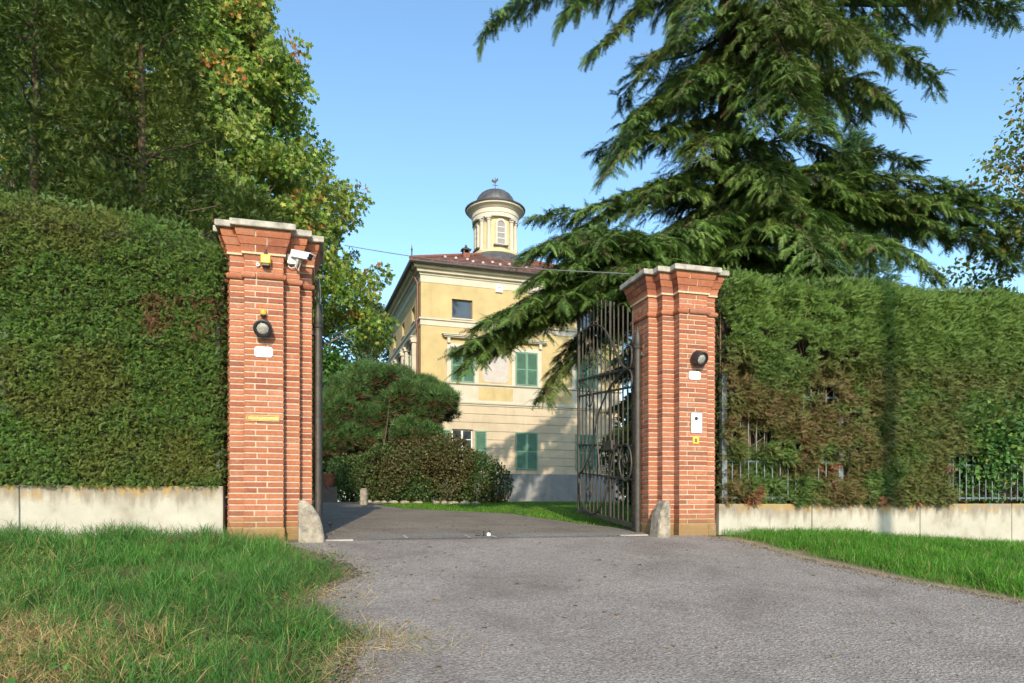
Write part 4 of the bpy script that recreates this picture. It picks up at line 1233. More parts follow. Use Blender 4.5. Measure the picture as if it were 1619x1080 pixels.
tl = []
for k in range(420):
    an = random.uniform(-.15, math.pi + .15); dist = random.uniform(58, 74); X_, Y_ = dist * math.cos(an) * 1.3, 20 + dist * math.sin(an) * .8
    m = 150; r_ = random.uniform(1.6, 3.2); d = unit(rng.normal(0, 1, (m, 3)))
    P = d * r_ * (rng.uniform(0, 1, m) ** .4)[:, None] * [1, 1, .9] + [X_, Y_, float(G(X_, Y_)) + random.uniform(.5, 4.5)]
    tl.append(scatter(LEAF, P, d + rng.normal(0, .5, (m, 3)), rng.uniform(.35, .6, m), pick([(.05, .09, .03), (.07, .11, .035), (.04, .075, .03)], [1, 1, 1], m)))
V, Fs, Cs = merge(tl)
tag(np_mesh('treeline', V, Fs, M['broad'], colors=Cs), 'far belt of trees closing off the garden behind the villa', 'trees', None, 'stuff')

# ---- mountain pine and the flowering bush in front of the villa
def mugo():
    c0 = at(605, 785, 20.8); X, Yd = c0.x, c0.y; z0 = float(G(X, Yd)); sc_ = Yd / F
    t = thing('mountain_pine', 'spreading blue-green pine in cushions beside the villa corner', 'tree', (X, Yd, z0), 0)
    P, D = [], []; mb = MB(); BR = []; TI = []
    for (ex, ey, rx, ry, k) in ((612, 622, 86, 26, 46), (598, 600, 42, 12, 14), (650, 608, 26, 10, 8), (556, 612, 20, 10, 6), (682, 640, 32, 22, 20), (700, 628, 12, 8, 4), (572, 668, 66, 20, 34), (545, 635, 34, 26, 16), (625, 690, 70, 18, 22), (535, 700, 34, 18, 12), (640, 660, 40, 16, 12)):
        for _ in range(k):
            an = random.uniform(0, 6.28); q = math.sqrt(random.random())
            c_ = np.array(at(ex + rx * q * math.cos(an), ey + ry * q * math.sin(an), Yd + random.uniform(-1.0, .7)) - Vector((X, Yd, z0)))
            r_ = random.uniform(.20, .48); m = int(215 * r_ / .36); tint = random.uniform(.75, 1.25)
            d = unit(rng.normal(0, 1, (m, 3)))
            pp = d * [1.05, 1, .8] * r_ * (.7 + .6 * fbm(d * 1.5 + c_, 1.6, 3)[:, None]) * (rng.uniform(.3, 1, m) ** .5)[:, None] + c_
            P.append(pp); D.append(d * [1, 1, .7] + [0, -.1, .55] + rng.normal(0, .3, (m, 3))); BR.append(d[:, 2]); TI.append(np.full(m, tint))
            if _ % 3 == 0: limb(mb, (random.gauss(0, .2), random.gauss(0, .1), .05), c_, .04, .012, -.05, 7, .6)
    BR = np.concatenate(BR)
    P, D = np.concatenate(P), np.concatenate(D); m = len(P)
    C = pick([(.042, .088, .026), (.058, .112, .030), (.085, .145, .04)], [4, 4, 2], m)
    C = C * np.concatenate(TI)[:, None]; und = (BR < -.25) & (rng.uniform(0, 1, m) < .6); C[und] = pick([(.11, .06, .03), (.07, .06, .025)], [2, 1], und.sum())
    V, Fs, Cs = scatter(TUFT, P, D, rng.uniform(.15, .27, m), C, None, 1, .18)
    np_mesh('needles', V, Fs, M['needle'], colors=Cs, parent=t); mb.build('limbs', M['bark'], t, True)
mugo()
c0 = at(665, 785, 19.6)
def bush_patch(P, C):
    f = smooth(fbm(P, 1.0, 44), .40, .66)[:, None]; f = f * smooth(P[:, 0], -2.2, -.6)[:, None]; C = C * (1 - f * .6) + np.array([.10, .06, .028]) * f * .6
    p = (rng.uniform(0, 1, len(P)) < .03); C[p] = (.20, .15, .10); return C
s_ = 19.6 / F
leaf_bush('flowering_bush', 'wide rounded bush with dull red-brown patches beside the lawn', 'bush', (c0.x, c0.y, float(G(c0.x, c0.y))), 0,
          [(-2.05, 0, .62, .75, .7, .74), (-1.1, 0, .78, 1.0, .8, .9), (-.1, 0, .85, 1.0, .9, 1.0), (.8, 0, .90, 1.0, .9, 1.08), (1.55, .1, .72, .8, .8, .85), (2.15, .1, .5, .55, .6, .6), (.5, .1, 1.25, .7, .6, .55)],
          46000, (.045, .078), [(.035, .075, .020), (.05, .095, .022), (.075, .095, .022)], [3, 3, 1], stems=14, patch=bush_patch)

# edging stones, marker stone, pot
k = 0
for px in (583, 596, 607, 622, 640, 660, 690, 702, 716, 735, 752):
    x, y = ground_pt(px, 788.6 + random.uniform(-.3, .4)); y = min(max(y, 17.4), 18.6); x = (px - CX) / F * y
    bm = bmesh.new(); bmesh.ops.create_icosphere(bm, subdivisions=2, radius=1)
    w_, d_, h_ = random.uniform(.09, .17), random.uniform(.06, .10), random.uniform(.04, .07)
    for v in bm.verts:
        q = .8 + .4 * fbm(np.array([tuple(v.co + Vector((px, 0, 0)))]), 1.7, 3)[0]; v.co = Vector((v.co.x * w_ * q, v.co.y * d_ * q, v.co.z * h_ * q))
    me = bpy.data.meshes.new('edging_stone'); bm.to_mesh(me); bm.free(); me.materials.append(M['guardstone'])
    o = bpy.data.objects.new('edging_stone', me); COL.objects.link(o); o.location = (x, y, float(G(x, y)) + .03); o.rotation_euler = (0, 0, random.uniform(-.4, .4))
    tag(o, 'pale rough edging stone in the row along the foot of the bush', 'stone', 'edging stones along the lawn')
x, y = (575.5 - CX) / F * 17.3, 17.3
t = thing('marker_stone', 'small upright grey stone post at the edge of the shaded drive', 'stone post', (x, y, float(G(x, y))), TH)
mb = MB(); mb.box(-.10, .10, -.09, .09, -.1, .40); mb.box(-.085, .085, -.075, .075, .4005, .43); mb.build('stone', M['guardstone'], t, bev=.02)
x, y = (517 - CX) / F * 18.8, 18.8
t = thing('plant_pot', 'terracotta pot on a grey block in the shade behind the gate post', 'pot', (x, y, float(G(x, y))), TH)
mb = MB(); mb.box(-.28, .28, -.25, .25, -.05, .42); mb.build('block', M['gutter'], t, bev=.02)
mb = MB(); mb.lathe([(.15, .42), (.17, .44), (.24, .74), (.27, .74), (.27, .80), (.23, .80), (.20, .70)], 24); mb.build('pot', M['chimbrick'], t, True)

# ================================================================== VILLA
VT = R(18.2); VC = Vector((-4.14, 31.0, 0)); Wv = 10.1
vu = Vector((math.cos(VT), math.sin(VT))); vn_ = Vector((-math.sin(VT), math.cos(VT)))
def va(px):
    k_ = (px - CX) / F; return (k_ * VC.y - VC.x) / (vu.x - k_ * vu.y)
def vz(py, a): return EYE + (HY - py) / F * (VC.y + a * vu.y)
villa = thing('villa', 'yellow three-storey villa with green shutters and a domed turret', 'house', VC, VT)

front = lambda s, d, z: (s, -d, z)                # d = outward
left = lambda s, d, z: (-d, s, z)
right = lambda s, d, z: (Wv + d, s, z)
back = lambda s, d, z: (s, Wv + d, z)
def quad_wall(mb, fn, s0, s1, z0, z1, d, holes, mi, deep=.22):
    ss = sorted({s0, s1, *[min(max(x, s0), s1) for h in holes for x in h[:2]]}); zs = sorted({z0, z1, *[min(max(x, z0), z1) for h in holes for x in h[2:]]})
    def inh(s, z): return any(h[0] < s < h[1] and h[2] < z < h[3] for h in holes)
    for i in range(len(ss) - 1):
        for j in range(len(zs) - 1):
            if inh((ss[i] + ss[i + 1]) / 2, (zs[j] + zs[j + 1]) / 2): continue
            mb.add([fn(ss[i], d, zs[j]), fn(ss[i + 1], d, zs[j]), fn(ss[i + 1], d, zs[j + 1]), fn(ss[i], d, zs[j + 1])], [(0, 1, 2, 3)], mi)
    for h in holes:
        a_, b_, lo, hi = max(h[0], s0), min(h[1], s1), max(h[2], z0), min(h[3], z1)
        if a_ >= b_ or lo >= hi: continue
        mb.add([fn(a_, d, lo), fn(a_, -deep, lo), fn(a_, -deep, hi), fn(a_, d, hi)], [(0, 1, 2, 3)], mi)
        mb.add([fn(b_, d, lo), fn(b_, -deep, lo), fn(b_, -deep, hi), fn(b_, d, hi)], [(3, 2, 1, 0)], mi)
        if lo == h[2]: mb.add([fn(a_, d, lo), fn(b_, d, lo), fn(b_, -deep, lo), fn(a_, -deep, lo)], [(0, 1, 2, 3)], mi)
        if hi == h[3]: mb.add([fn(a_, d, hi), fn(b_, d, hi), fn(b_, -deep, hi), fn(a_, -deep, hi)], [(3, 2, 1, 0)], mi)

BAY = [1.95, 5.08, 8.18]
mz = (8.98, 9.86)                                    # mezzanine windows
gf = (2.05, 3.80)                                    # ground floor shutters
ff = (6.02, 7.72)                                    # first floor shutters
mezz = [(s - .49, s + .49, *mz) for s in (BAY[0] - .02, BAY[1], BAY[2])]
ghole = [(BAY[0] - .5, BAY[0] + .5, 2.0, 3.86)]
fhole = [(s - .5, s + .5, ff[0] + .02, ff[1] - .02) for s in BAY]
lmezz = [(s - .4, s + .4, 9.15, 9.85) for s in (2.0, 5.0, 8.0)]
MATS = [M['yellowplaster'], M['creamplaster'], M['groundplaster'], M['greyplinth'], M['trim']]
mb = MB()
for fn, holes_m, holes_g, holes_f in ((front, mezz, ghole, []), (left, lmezz, [], fhole), (right, [], [], []), (back, [], [], [])):
    quad_wall(mb, fn, -.05, Wv + .05, .2, 1.82, .05, [], 3)
    mb.add([fn(-.05, .05, 1.82), fn(Wv + .05, .05, 1.82), fn(Wv, 0, 1.83), fn(0, 0, 1.83)], [(0, 1, 2, 3)], 3)
    z = 1.83; hc = (5.0 - z) / 8
    for k in range(8):                               # rusticated courses with open joints
        quad_wall(mb, fn, 0, Wv, z, z + hc - .024, .0, holes_g, 2)
        quad_wall(mb, fn, 0, Wv, z + hc - .024, z + hc, -.03, holes_g, 2)
        z += hc
    quad_wall(mb, fn, 0, Wv, 5.0, 5.96, 0, holes_g, 1)
    quad_wall(mb, fn, 0, Wv, 5.96, 8.57, 0, holes_f, 0)
    quad_wall(mb, fn, 0, Wv, 8.57, 10.53, 0, holes_m, 0)
    quad_wall(mb, fn, 0, Wv, 10.53, 10.9, .0, [], 4)
mb.build('walls', MATS, villa)
# yellow panel under the fresco
def panel(name, fn, s0, s1, z0, z1, d, mat, parent=villa, bev=.0, d0=.002):
    m_ = MB(); P = [fn(s0, d0, z0), fn(s1, d0, z0), fn(s1, d0, z1), fn(s0, d0, z1), fn(s0, d, z0), fn(s1, d, z0), fn(s1, d, z1), fn(s0, d, z1)]
    m_.add(P, [(0, 3, 2, 1), (4, 5, 6, 7), (0, 1, 5, 4), (1, 2, 6, 5), (2, 3, 7, 6), (3, 0, 4, 7)])
    bm_ = m_.build(name, mat, parent, bev=bev); return bm_
panel('apron_panel', front, va(757), va(811), 5.24, 5.86, .006, M['yellowplaster'])
panel('apron_panel', front, va(860), va(905), 5.24, 5.86, .006, M['yellowplaster'])
# string courses run round the house: profile (z, d)
def belt(name, prof, mat):
    m_ = MB(); n = len(prof); vs = []
    for z, d in prof: vs += [(-d, -d, z), (Wv + d, -d, z), (Wv + d, Wv + d, z), (-d, Wv + d, z)]
    fs = [(4 * i + k, 4 * i + (k + 1) % 4, 4 * i + 4 + (k + 1) % 4, 4 * i + 4 + k) for i in range(n - 1) for k in range(4)]
    m_.add(vs, fs); return m_.build(name, mat, villa)
belt('string_course', [(8.55, -.02), (8.55, .03), (8.78, .035), (8.80, .10), (8.87, .11), (8.88, -.02)], M['trim'])
belt('string_course', [(5.93, -.02), (5.93, .05), (5.97, .09), (6.01, .09), (6.015, -.02)], M['trim'])
belt('string_course', [(4.98, -.03), (4.98, .04), (5.05, .045), (5.06, .10), (5.13, .11), (5.15, -.02)], M['creamplaster'])
belt('cornice', [(10.50, -.02), (10.50, .02), (10.80, .025), (10.82, .07), (10.90, .09), (10.92, .20), (11.04, .23), (11.06, .36), (11.16, .40), (11.20, .44), (11.205, -.1)], M['trim'])
belt('gutter', [(11.19, .43), (11.16, .50), (11.16, .56), (11.22, .60), (11.28, .60), (11.28, .55), (11.24, .45)], M['gutter'])
# windows, shutters
def shutter_pair(fn, s, z0, z1, w=.55, d=.03, closed=True, name='shutter'):
    for sg in (-1, 1):
        if closed: s0, s1 = (s - w, s - .006) if sg < 0 else (s + .006, s + w)
        else: s0, s1 = (s - 2 * w - .03, s - w - .03) if sg < 0 else (s + w + .03, s + 2 * w + .03)
        m_ = MB(); fr_ = .055
        def bx(a0, a1, c0, c1, e0, e1, mi=0):
            P = [fn(a0, e0, c0), fn(a1, e0, c0), fn(a1, e0, c1), fn(a0, e0, c1), fn(a0, e1, c0), fn(a1, e1, c0), fn(a1, e1, c1), fn(a0, e1, c1)]
            m_.add(P, [(0, 3, 2, 1), (4, 5, 6, 7), (0, 1, 5, 4), (1, 2, 6, 5), (2, 3, 7, 6), (3, 0, 4, 7)], mi)
        bx(s0, s0 + fr_, z0, z1, d, d + .045, 1); bx(s1 - fr_, s1, z0, z1, d, d + .045, 1)
        zm = z0 + (z1 - z0) * .47
        for zz in (z0, zm, z1 - fr_): bx(s0 + fr_ + .001, s1 - fr_ - .001, zz, zz + fr_, d + .001, d + .044, 1)
        z = z0 + fr_ + .012
        while z < z1 - fr_ - .03:
            if not (zm - .03 < z < zm + fr_): 
                m_.add([fn(s0 + fr_ + .002, d + .04, z), fn(s1 - fr_ - .002, d + .04, z), fn(s1 - fr_ - .002, d + .008, z + .042), fn(s0 + fr_ + .002, d + .008, z + .042)], [(0, 1, 2, 3)], 0)
            z += .05
        m_.add([fn(s0 + .03, d + .004, z0 + .03), fn(s1 - .03, d + .004, z0 + .03), fn(s1 - .03, d + .004, z1 - .03), fn(s0 + .03, d + .004, z1 - .03)], [(0, 1, 2, 3)], 0)
        m_.build(name, [M['shutter'], M['shutterrail']], villa)
def fn_box(m_, fn, a0, a1, c0, c1, e0, e1, mi=0):
    P = [fn(a0, e0, c0), fn(a1, e0, c0), fn(a1, e0, c1), fn(a0, e0, c1), fn(a0, e1, c0), fn(a1, e1, c0), fn(a1, e1, c1), fn(a0, e1, c1)]
    m_.add(P, [(0, 3, 2, 1), (4, 5, 6, 7), (0, 1, 5, 4), (1, 2, 6, 5), (2, 3, 7, 6), (3, 0, 4, 7)], mi)
def window(fn, s0, s1, z0, z1, mat, mull=1, deep=.12, bars=0, sill=True):
    m_ = MB(); f_ = .06
    fn_box(m_, fn, s0, s0 + f_, z0, z1, -deep - .05, -deep); fn_box(m_, fn, s1 - f_, s1, z0, z1, -deep - .05, -deep)
    fn_box(m_, fn, s0 + f_ + .001, s1 - f_ - .001, z0, z0 + f_, -deep - .049, -deep - .001); fn_box(m_, fn, s0 + f_ + .001, s1 - f_ - .001, z1 - f_, z1, -deep - .049, -deep - .001)
    for i in range(mull):
        c_ = s0 + (s1 - s0) * (i + 1) / (mull + 1); fn_box(m_, fn, c_ - .045, c_ + .045, z0 + f_ + .001, z1 - f_ - .001, -deep - .048, -deep + .004)
    for i in range(bars):
        c_ = z0 + (z1 - z0) * (i + 1) / (bars + 1); fn_box(m_, fn, s0 + f_ + .002, s1 - f_ - .002, c_ - .018, c_ + .018, -deep - .045, -deep - .004)
    w_ = m_.build('window', mat, villa)
    m_ = MB(); m_.add([fn(s0 + .01, -deep - .03, z0 + .01), fn(s1 - .01, -deep - .03, z0 + .01), fn(s1 - .01, -deep - .03, z1 - .01), fn(s0 + .01, -deep - .03, z1 - .01)], [(0, 1, 2, 3)]); m_.build('pane', M['glass'], w_)
    if sill: m_ = MB(); fn_box(m_, fn, s0 - .06, s1 + .06, z0 - .06, z0 - .002, -deep, .05); m_.build('sill', M['trim'], w_)
    return w_
for h in mezz: window(front, *h, M['darkframe'], 0)
for h in lmezz: window(left, *h, M['darkframe'], 1)
window(front, *ghole[0], M['winframe'], 1, .12, 3)
shutter_pair(front, BAY[0], *gf, closed=False)
for s in BAY[1:]: shutter_pair(front, s, gf[0] - .02, gf[1])
def surround(fn, s, z0, z1, w):
    m_ = MB(); f_ = .20
    fn_box(m_, fn, s - w - f_, s - w, z0, z1 + .18, .002, .05); fn_box(m_, fn, s + w, s + w + f_, z0, z1 + .18, .002, .05)
    fn_box(m_, fn, s - w + .001, s + w - .001, z1, z1 + .18, .002, .049)
    m_.build('window_surround', M['trim'], villa, bev=.006)
    m_ = MB()
    zt = z1 + .42
    for sg in (-1, 1):
        fn_box(m_, fn, s + sg * (w + .12) - .07, s + sg * (w + .12) + .07, z1 + .17, zt - .001, .051, .16)
    fn_box(m_, fn, s - w - .34, s + w + .34, zt, zt + .05, .002, .20); fn_box(m_, fn, s - w - .40, s + w + .40, zt + .051, zt + .11, .002, .27); fn_box(m_, fn, s - w - .44, s + w + .44, zt + .111, zt + .16, .002, .31)
    m_.build('window_hood', M['trim'], villa, bev=.008)
for s in BAY:
    surround(front, s, 6.02, 7.62, .56); shutter_pair(front, s, 6.03, 7.60)
for s in BAY:
    surround(left, s, 6.02, 7.68, .55); shutter_pair(left, s, 6.03, 7.66, .52, .052, closed=False); window(left, s - .5, s + .5, ff[0] + .02, ff[1] - .02, M['winframe'], 1, .1, 2)
# white pilasters standing out on the shaded side
for s in (.95, 2.95, 4.05, 6.05, 7.15, 9.15):
    m_ = MB(); fn_box(m_, left, s - .14, s + .14, 6.02, 7.9, .06, .26); fn_box(m_, left, s - .2, s + .2, 7.9005, 8.02, .003, .32); fn_box(m_, left, s - .18, s + .18, 8.0205, 8.1, .003, .36); m_.build('pilaster', M['trim'], villa, bev=.01)
# fresco panel between the first floor windows
s0, s1, z0, z1 = va(762.5), va(804), 6.10, 7.85; r_ = .24
m_ = MB(); poly = []
for cx, cz, a0 in ((s1 - r_, z1 - r_, 0), (s0 + r_, z1 - r_, 90), (s0 + r_, z0 + r_, 180), (s1 - r_, z0 + r_, 270)):
    for q in range(7): poly.append((cx + r_ * math.cos(R(a0 + q * 15)), cz + r_ * math.sin(R(a0 + q * 15))))
m_.prism(poly[::-1], lambda u, v, d: (u, -d, v), .003, .018); fo = m_.build('fresco', M['fresco'], villa)
m_ = MB()
for i, zz in enumerate((6.42, 6.5, 6.58)): fn_box(m_, front, s0 + .22, s1 - .2, zz, zz + .018, .0185, .0205)
m_.build('faded_lines', M['groundplaster'], fo)
# alarm box, downpipe
m_ = MB(); s = va(788.5); fn_box(m_, front, s - .17, s + .17, vz(463, s), vz(452, s), .002, .10); ax = m_.build('alarm_box', M['white'], villa, bev=.015)
m_ = MB(); fn_box(m_, front, s - .05, s + .06, vz(456, s) - .03, vz(456, s) + .02, .1002, .106); m_.build('alarm_slot', M['black'], ax)
m_ = MB(); m_.tube([(-.42, .3, 11.15), (-.3, .3, 10.9), (-.10, .3, 10.5), (-.085, .3, 9.0), (-.14, .3, 8.8), (-.13, .3, 8.5), (-.085, .3, 8.3), (-.085, .3, 1.0)], .055, 10); m_.build('downpipe', M['pipe'], villa, True)
# tiled hip roof
C0 = Wv / 2; EA = C0 + .58; ZE = 11.24; SL = .487
mb = MB(); pitch = .22
def tile_col():
    b_ = random.choice([(.15, .062, .046), (.12, .05, .04), (.19, .085, .06), (.09, .045, .038)]); f_ = random.uniform(.8, 1.15); return tuple(x * f_ for x in b_)
ARC = [(-.5, 0), (-.36, .32), (-.12, .5), (.12, .5), (.36, .32), (.5, 0)]
for side in range(4):
    rot = Matrix.Rotation(side * math.pi / 2, 4, 'Z')
    n = int(2 * EA / pitch)
    for i in range(n):
        s = -EA + pitch * (i + .5); top = EA - abs(s) ; rows = max(1, int(top / .36))
        for j in range(rows + 1):
            q0, q1 = j * .36, min((j + 1) * .36 + .03, top + .05)
            if q0 >= top: break
            vs = []
            for q, lf in ((q0, .028), (q1, .0)):
                for u_, h_ in ARC:
                    v = Vector((s + u_ * pitch, -(EA - q), ZE + q * SL + h_ * .13 + lf)); v = rot @ v; vs.append((v.x + C0, v.y + C0, v.z))
            m = len(ARC); fs = [(k, k + 1, m + k + 1, m + k) for k in range(m - 1)] + [tuple(range(m))[::-1]]
            mb.add(vs, fs, 0, tile_col())
rf = mb.build('roof', M['tile'], villa, color=True)
mb = MB(); ap = ZE + EA * SL
mb.add([(C0 - EA, C0 - EA, ZE - .01), (C0 + EA, C0 - EA, ZE - .01), (C0 + EA, C0 + EA, ZE - .01), (C0 - EA, C0 + EA, ZE - .01), (C0, C0, ap - .01)], [(0, 1, 4), (1, 2, 4), (2, 3, 4), (3, 0, 4), (3, 2, 1, 0)])
mb.build('roof_deck', M['chimbrick'], rf)
mb = MB()
for sx, sy in ((-1, -1), (1, -1), (1, 1), (-1, 1)):
    mb.tube([(C0 + sx * (EA - .02), C0 + sy * (EA - .02), ZE + .09), (C0 + sx * 1.2, C0 + sy * 1.2, ZE + (EA - 1.2) * SL + .09)], .10, 8)
mb.build('hip_ridge', M['chimbrick'], rf, True)
for i, (px, py) in enumerate([(704, 412), (721, 411.5), (739, 411), (748, 415), (764, 414.5), (779, 414.5), (791, 418.5), (805.5, 418), (819.5, 418), (832, 422)]):
    # pale snow-guard tiles in two rows
    row = .9 if i in (3, 6, 9, 4) else 1.5
    k_ = (px - CX) / F; b0 = -.58 + row; p0 = VC.to_2d() + vn_ * b0; aa = (k_ * p0.y - p0.x) / (vu.x - k_ * vu.y)
    m_ = MB(); zz = ZE + row * SL + .07; m_.box(aa - .06, aa + .06, b0 - .02, b0 + .16, zz, zz + .11); m_.build('snow_guard', M['guardtile'], rf, bev=.02)
m_ = MB(); m_.box(2.52, 2.86, 2.1, 2.44, 12.2, 12.85); ch = m_.build('chimney', M['chimbrick'], rf, bev=.01)
m_ = MB(); m_.box(2.46, 2.92, 2.04, 2.50, 13.0, 13.05); m_.lathe([(.26, 13.052), (.2, 13.1), (.07, 13.16), (.05, 13.28), (.01, 13.3)], 12, c=(2.69, 2.27, 0))
for dx in (.03, .29):
    for dy in (.03, .29): m_.box(2.52 + dx - .02, 2.52 + dx + .04, 2.1 + dy - .02, 2.1 + dy + .04, 12.8502, 12.9995)
m_.build('chimney_cap', M['gutter'], ch)
m_ = MB(); m_.tube([(-.5, -.5, 11.2), (-.5, -.5, 11.75)], .03, 8); m_.lathe([(.05, 11.7), (.02, 11.8), (.004, 11.95)], 8, c=(-.5, -.5, 0)); m_.build('roof_finial', M['gutter'], rf, True)
# turret
cc = (C0, C0, 0)
mb = MB(); mb.lathe([(2.15, 12.6), (2.05, 12.95), (1.85, 13.3), (1.6, 13.55), (1.36, 13.72), (1.30, 13.75)], 48, cc); mb.build('turret_skirt', M['lead'], villa, True)
mb = MB(); RD = 1.05
mb.lathe([(1.33, 13.75), (1.33, 13.82), (1.28, 13.84), (1.28, 13.90), (RD, 13.91), (RD, 15.75)], 48, cc); tur = mb.build('turret_drum', M['paleyellow'], villa, True)
mb = MB(); mb.lathe([(1.26, 15.66), (1.26, 15.86), (1.29, 15.88), (1.29, 16.10), (1.36, 16.14), (1.42, 16.22), (1.56, 16.27), (1.58, 16.36)], 48, cc); mb.build('entablature', M['trim'], tur, True)
mb = MB(); mb.lathe([(1.64, 16.362), (1.66, 16.42), (1.50, 16.50), (1.22, 16.62), (1.06, 16.72)] + [(1.06 * math.cos(R(q)), 16.72 + .80 * math.sin(R(q))) for q in range(8, 90, 8)] + [(.03, 17.525)], 48, cc); dm = mb.build('dome', M['lead'], tur, True)
m_ = MB()
for q in range(24):
    an = q * math.pi / 12
    m_.tube([(C0 + r_ * math.cos(an), C0 + r_ * math.sin(an), z + .005) for r_, z in [(1.06 * math.cos(R(e)), 16.72 + .80 * math.sin(R(e))) for e in range(4, 86, 9)]], .014, 4)
m_.build('dome_seams', M['lead'], dm)
m_ = MB(); m_.tube([(C0, C0, 17.5), (C0, C0, 18.25)], .02, 8); m_.lathe([(.07, 17.5), (.09, 17.56), (.03, 17.62)], 12, cc)
m_.box(C0 - .16, C0 + .16, C0 - .012, C0 + .012, 17.82, 17.845)
m_.prism([(-.22, .02), (-.16, .16), (-.08, .10), (.02, .10), (.10, .22), (.16, .26), (.14, .18), (.20, .16), (.12, .08), (.04, -.04), (-.06, -.06), (-.14, -.02)], lambda u, v, d: (C0 + u, C0 + d, 18.0 + v), -.012, .012)
m_.build('weather_vane', M['gutter'], dm)
for k in range(4):
    phi = k * math.pi / 2 - math.pi / 2                     # window directions
    rot = Matrix.Translation((C0, C0, 0)) @ Matrix.Rotation(phi + math.pi / 2, 4, 'Z')
    fw = lambda s, d, z, rot=rot: tuple(rot @ Vector((s, -(1.0 + d), z)))
    m_ = MB(); arc = [(-.20, 14.25), (.20, 14.25)] + [(.20 * math.cos(R(q)), 15.28 + .20 * math.sin(R(q))) for q in range(0, 181, 15)]
    arc_o = [(-.32, 14.19), (.32, 14.19)] + [(.32 * math.cos(R(q)), 15.28 + .32 * math.sin(R(q))) for q in range(0, 181, 15)]
    n = len(arc); vs = [fw(u_, .10, v) for u_, v in arc_o] + [fw(u_, .10, v) for u_, v in arc] + [fw(u_, -.10, v) for u_, v in arc_o] + [fw(u_, .02, v) for u_, v in arc]
    fs = []
    for i in range(n):
        j = (i + 1) % n; fs += [(i, j, n + j, n + i), (2 * n + j, 2 * n + i, i, j)[::-1], (n + i, n + j, 3 * n + j, 3 * n + i)]
    m_.add(vs, fs); w_ = m_.build('window', M['trim'], tur)
    m_ = MB(); m_.add([fw(u_, .055, v) for u_, v in arc], [tuple(range(n))]); m_.build('pane', M['turretpane'], w_)
    m_ = MB(); fn_box(m_, fw, -.4, .4, 14.12, 14.185, -.1, .17); m_.build('sill', M['lead'], w_)
    m_ = MB()
    for zz in (14.55, 14.85, 15.15): fn_box(m_, fw, -.2, .2, zz - .014, zz + .014, .056, .07)
    m_.build('glazing_bars', M['winframe'], w_)
    for dphi in (34, 56):
        ang = phi + R(dphi); cx, cy = C0 + 1.13 * math.cos(ang), C0 + 1.13 * math.sin(ang)
        m_ = MB(); m_.lathe([(.15, 13.905), (.15, 13.95), (.13, 13.99), (.118, 14.02), (.115, 14.6), (.10, 15.46)], 14, (cx, cy, 0)); col_ = m_.build('column', M['creamplaster'], tur, True)
        m_ = MB(); m_.lathe([(.115, 15.462), (.14, 15.50), (.125, 15.53), (.15, 15.58)], 14, (cx, cy, 0)); Mx = Matrix.Translation((cx, cy, 0)) @ Matrix.Rotation(ang, 4, 'Z')
        m_.box(-.12, .15, -.17, .17, 15.582, 15.658, mat=Mx); m_.build('column_capital', M['fresco'], col_, True)

# overhead cable
p0 = at(545, 388, 14); p1 = at(996, 433, 10.3); mb = MB()
pts = [p0.lerp(p1, i / 24) - Vector((0, 0, .10 * math.sin(math.pi * i / 24))) for i in range(25)]
mb.tube(pts, .008, 6); o = mb.build('overhead_cable', M['cable'], None, True)
tag(o, 'thin overhead cable from the sweetgum to the intercom pillar', 'cable')

# the pole behind the viewer whose shadow falls on the patchy hedge
sd = Vector((.088, -1)).normalized()
hit = Vector(wp(a_at(1403, .1), .12)); pp = hit + sd * 16.0
t = thing('utility_pole', 'weathered wooden utility pole standing across the road', 'pole', (pp.x, pp.y, float(G(pp.x, pp.y)) - .3), 0)
mb = MB(); mb.tube([(0, 0, 0), (0, 0, 5), (0, 0, 13.6)], [.17, .15, .12], 14); mb.build('shaft', M['palebark'], t, True)
mb = MB(); mb.box(-.06, .06, -.06, .06, 13.0, 13.4); mb.lathe([(.05, 13.61), (.07, 13.66), (.03, 13.75)], 10); mb.build('insulator', M['white'], t, True)

# ================================================================== GRASS
def grass(name, pts, hts, cols, lean=.45, wid=1.0, lie=None, label=None):
    n = len(pts); grp = rng.integers(0, 4, n); parts = []
    z = G(pts[:, 0], pts[:, 1])
    for g in range(4):
        m = grp == g; k = m.sum()
        if not k: continue
        D = np.c_[rng.normal(0, lean, k), rng.normal(0, lean, k), np.ones(k)]
        if lie is not None: D[:, 2] *= 1 - .85 * lie[m]
        an = rng.uniform(0, 6.28, k); upv = np.c_[np.cos(an), np.sin(an), np.zeros(k)]
        T_ = (BLADES[g][0] * [wid, 1, 1], BLADES[g][1], BLADES[g][2])
        parts.append(scatter(T_, np.c_[pts[m], z[m] - .005], D, hts[m], cols[m], upv, .2, .14))
    V, Fs, Cs = merge(parts)
    return tag(np_mesh(name, V, Fs, M['grass'], colors=Cs), label, 'grass', None, 'stuff')

def rand_ab(n, a0, a1, b0, b1):
    a = rng.uniform(a0, a1, n); b = rng.uniform(b0, b1, n); p = PL[None] + a[:, None] * U + b[:, None] * N
    return a, b, p
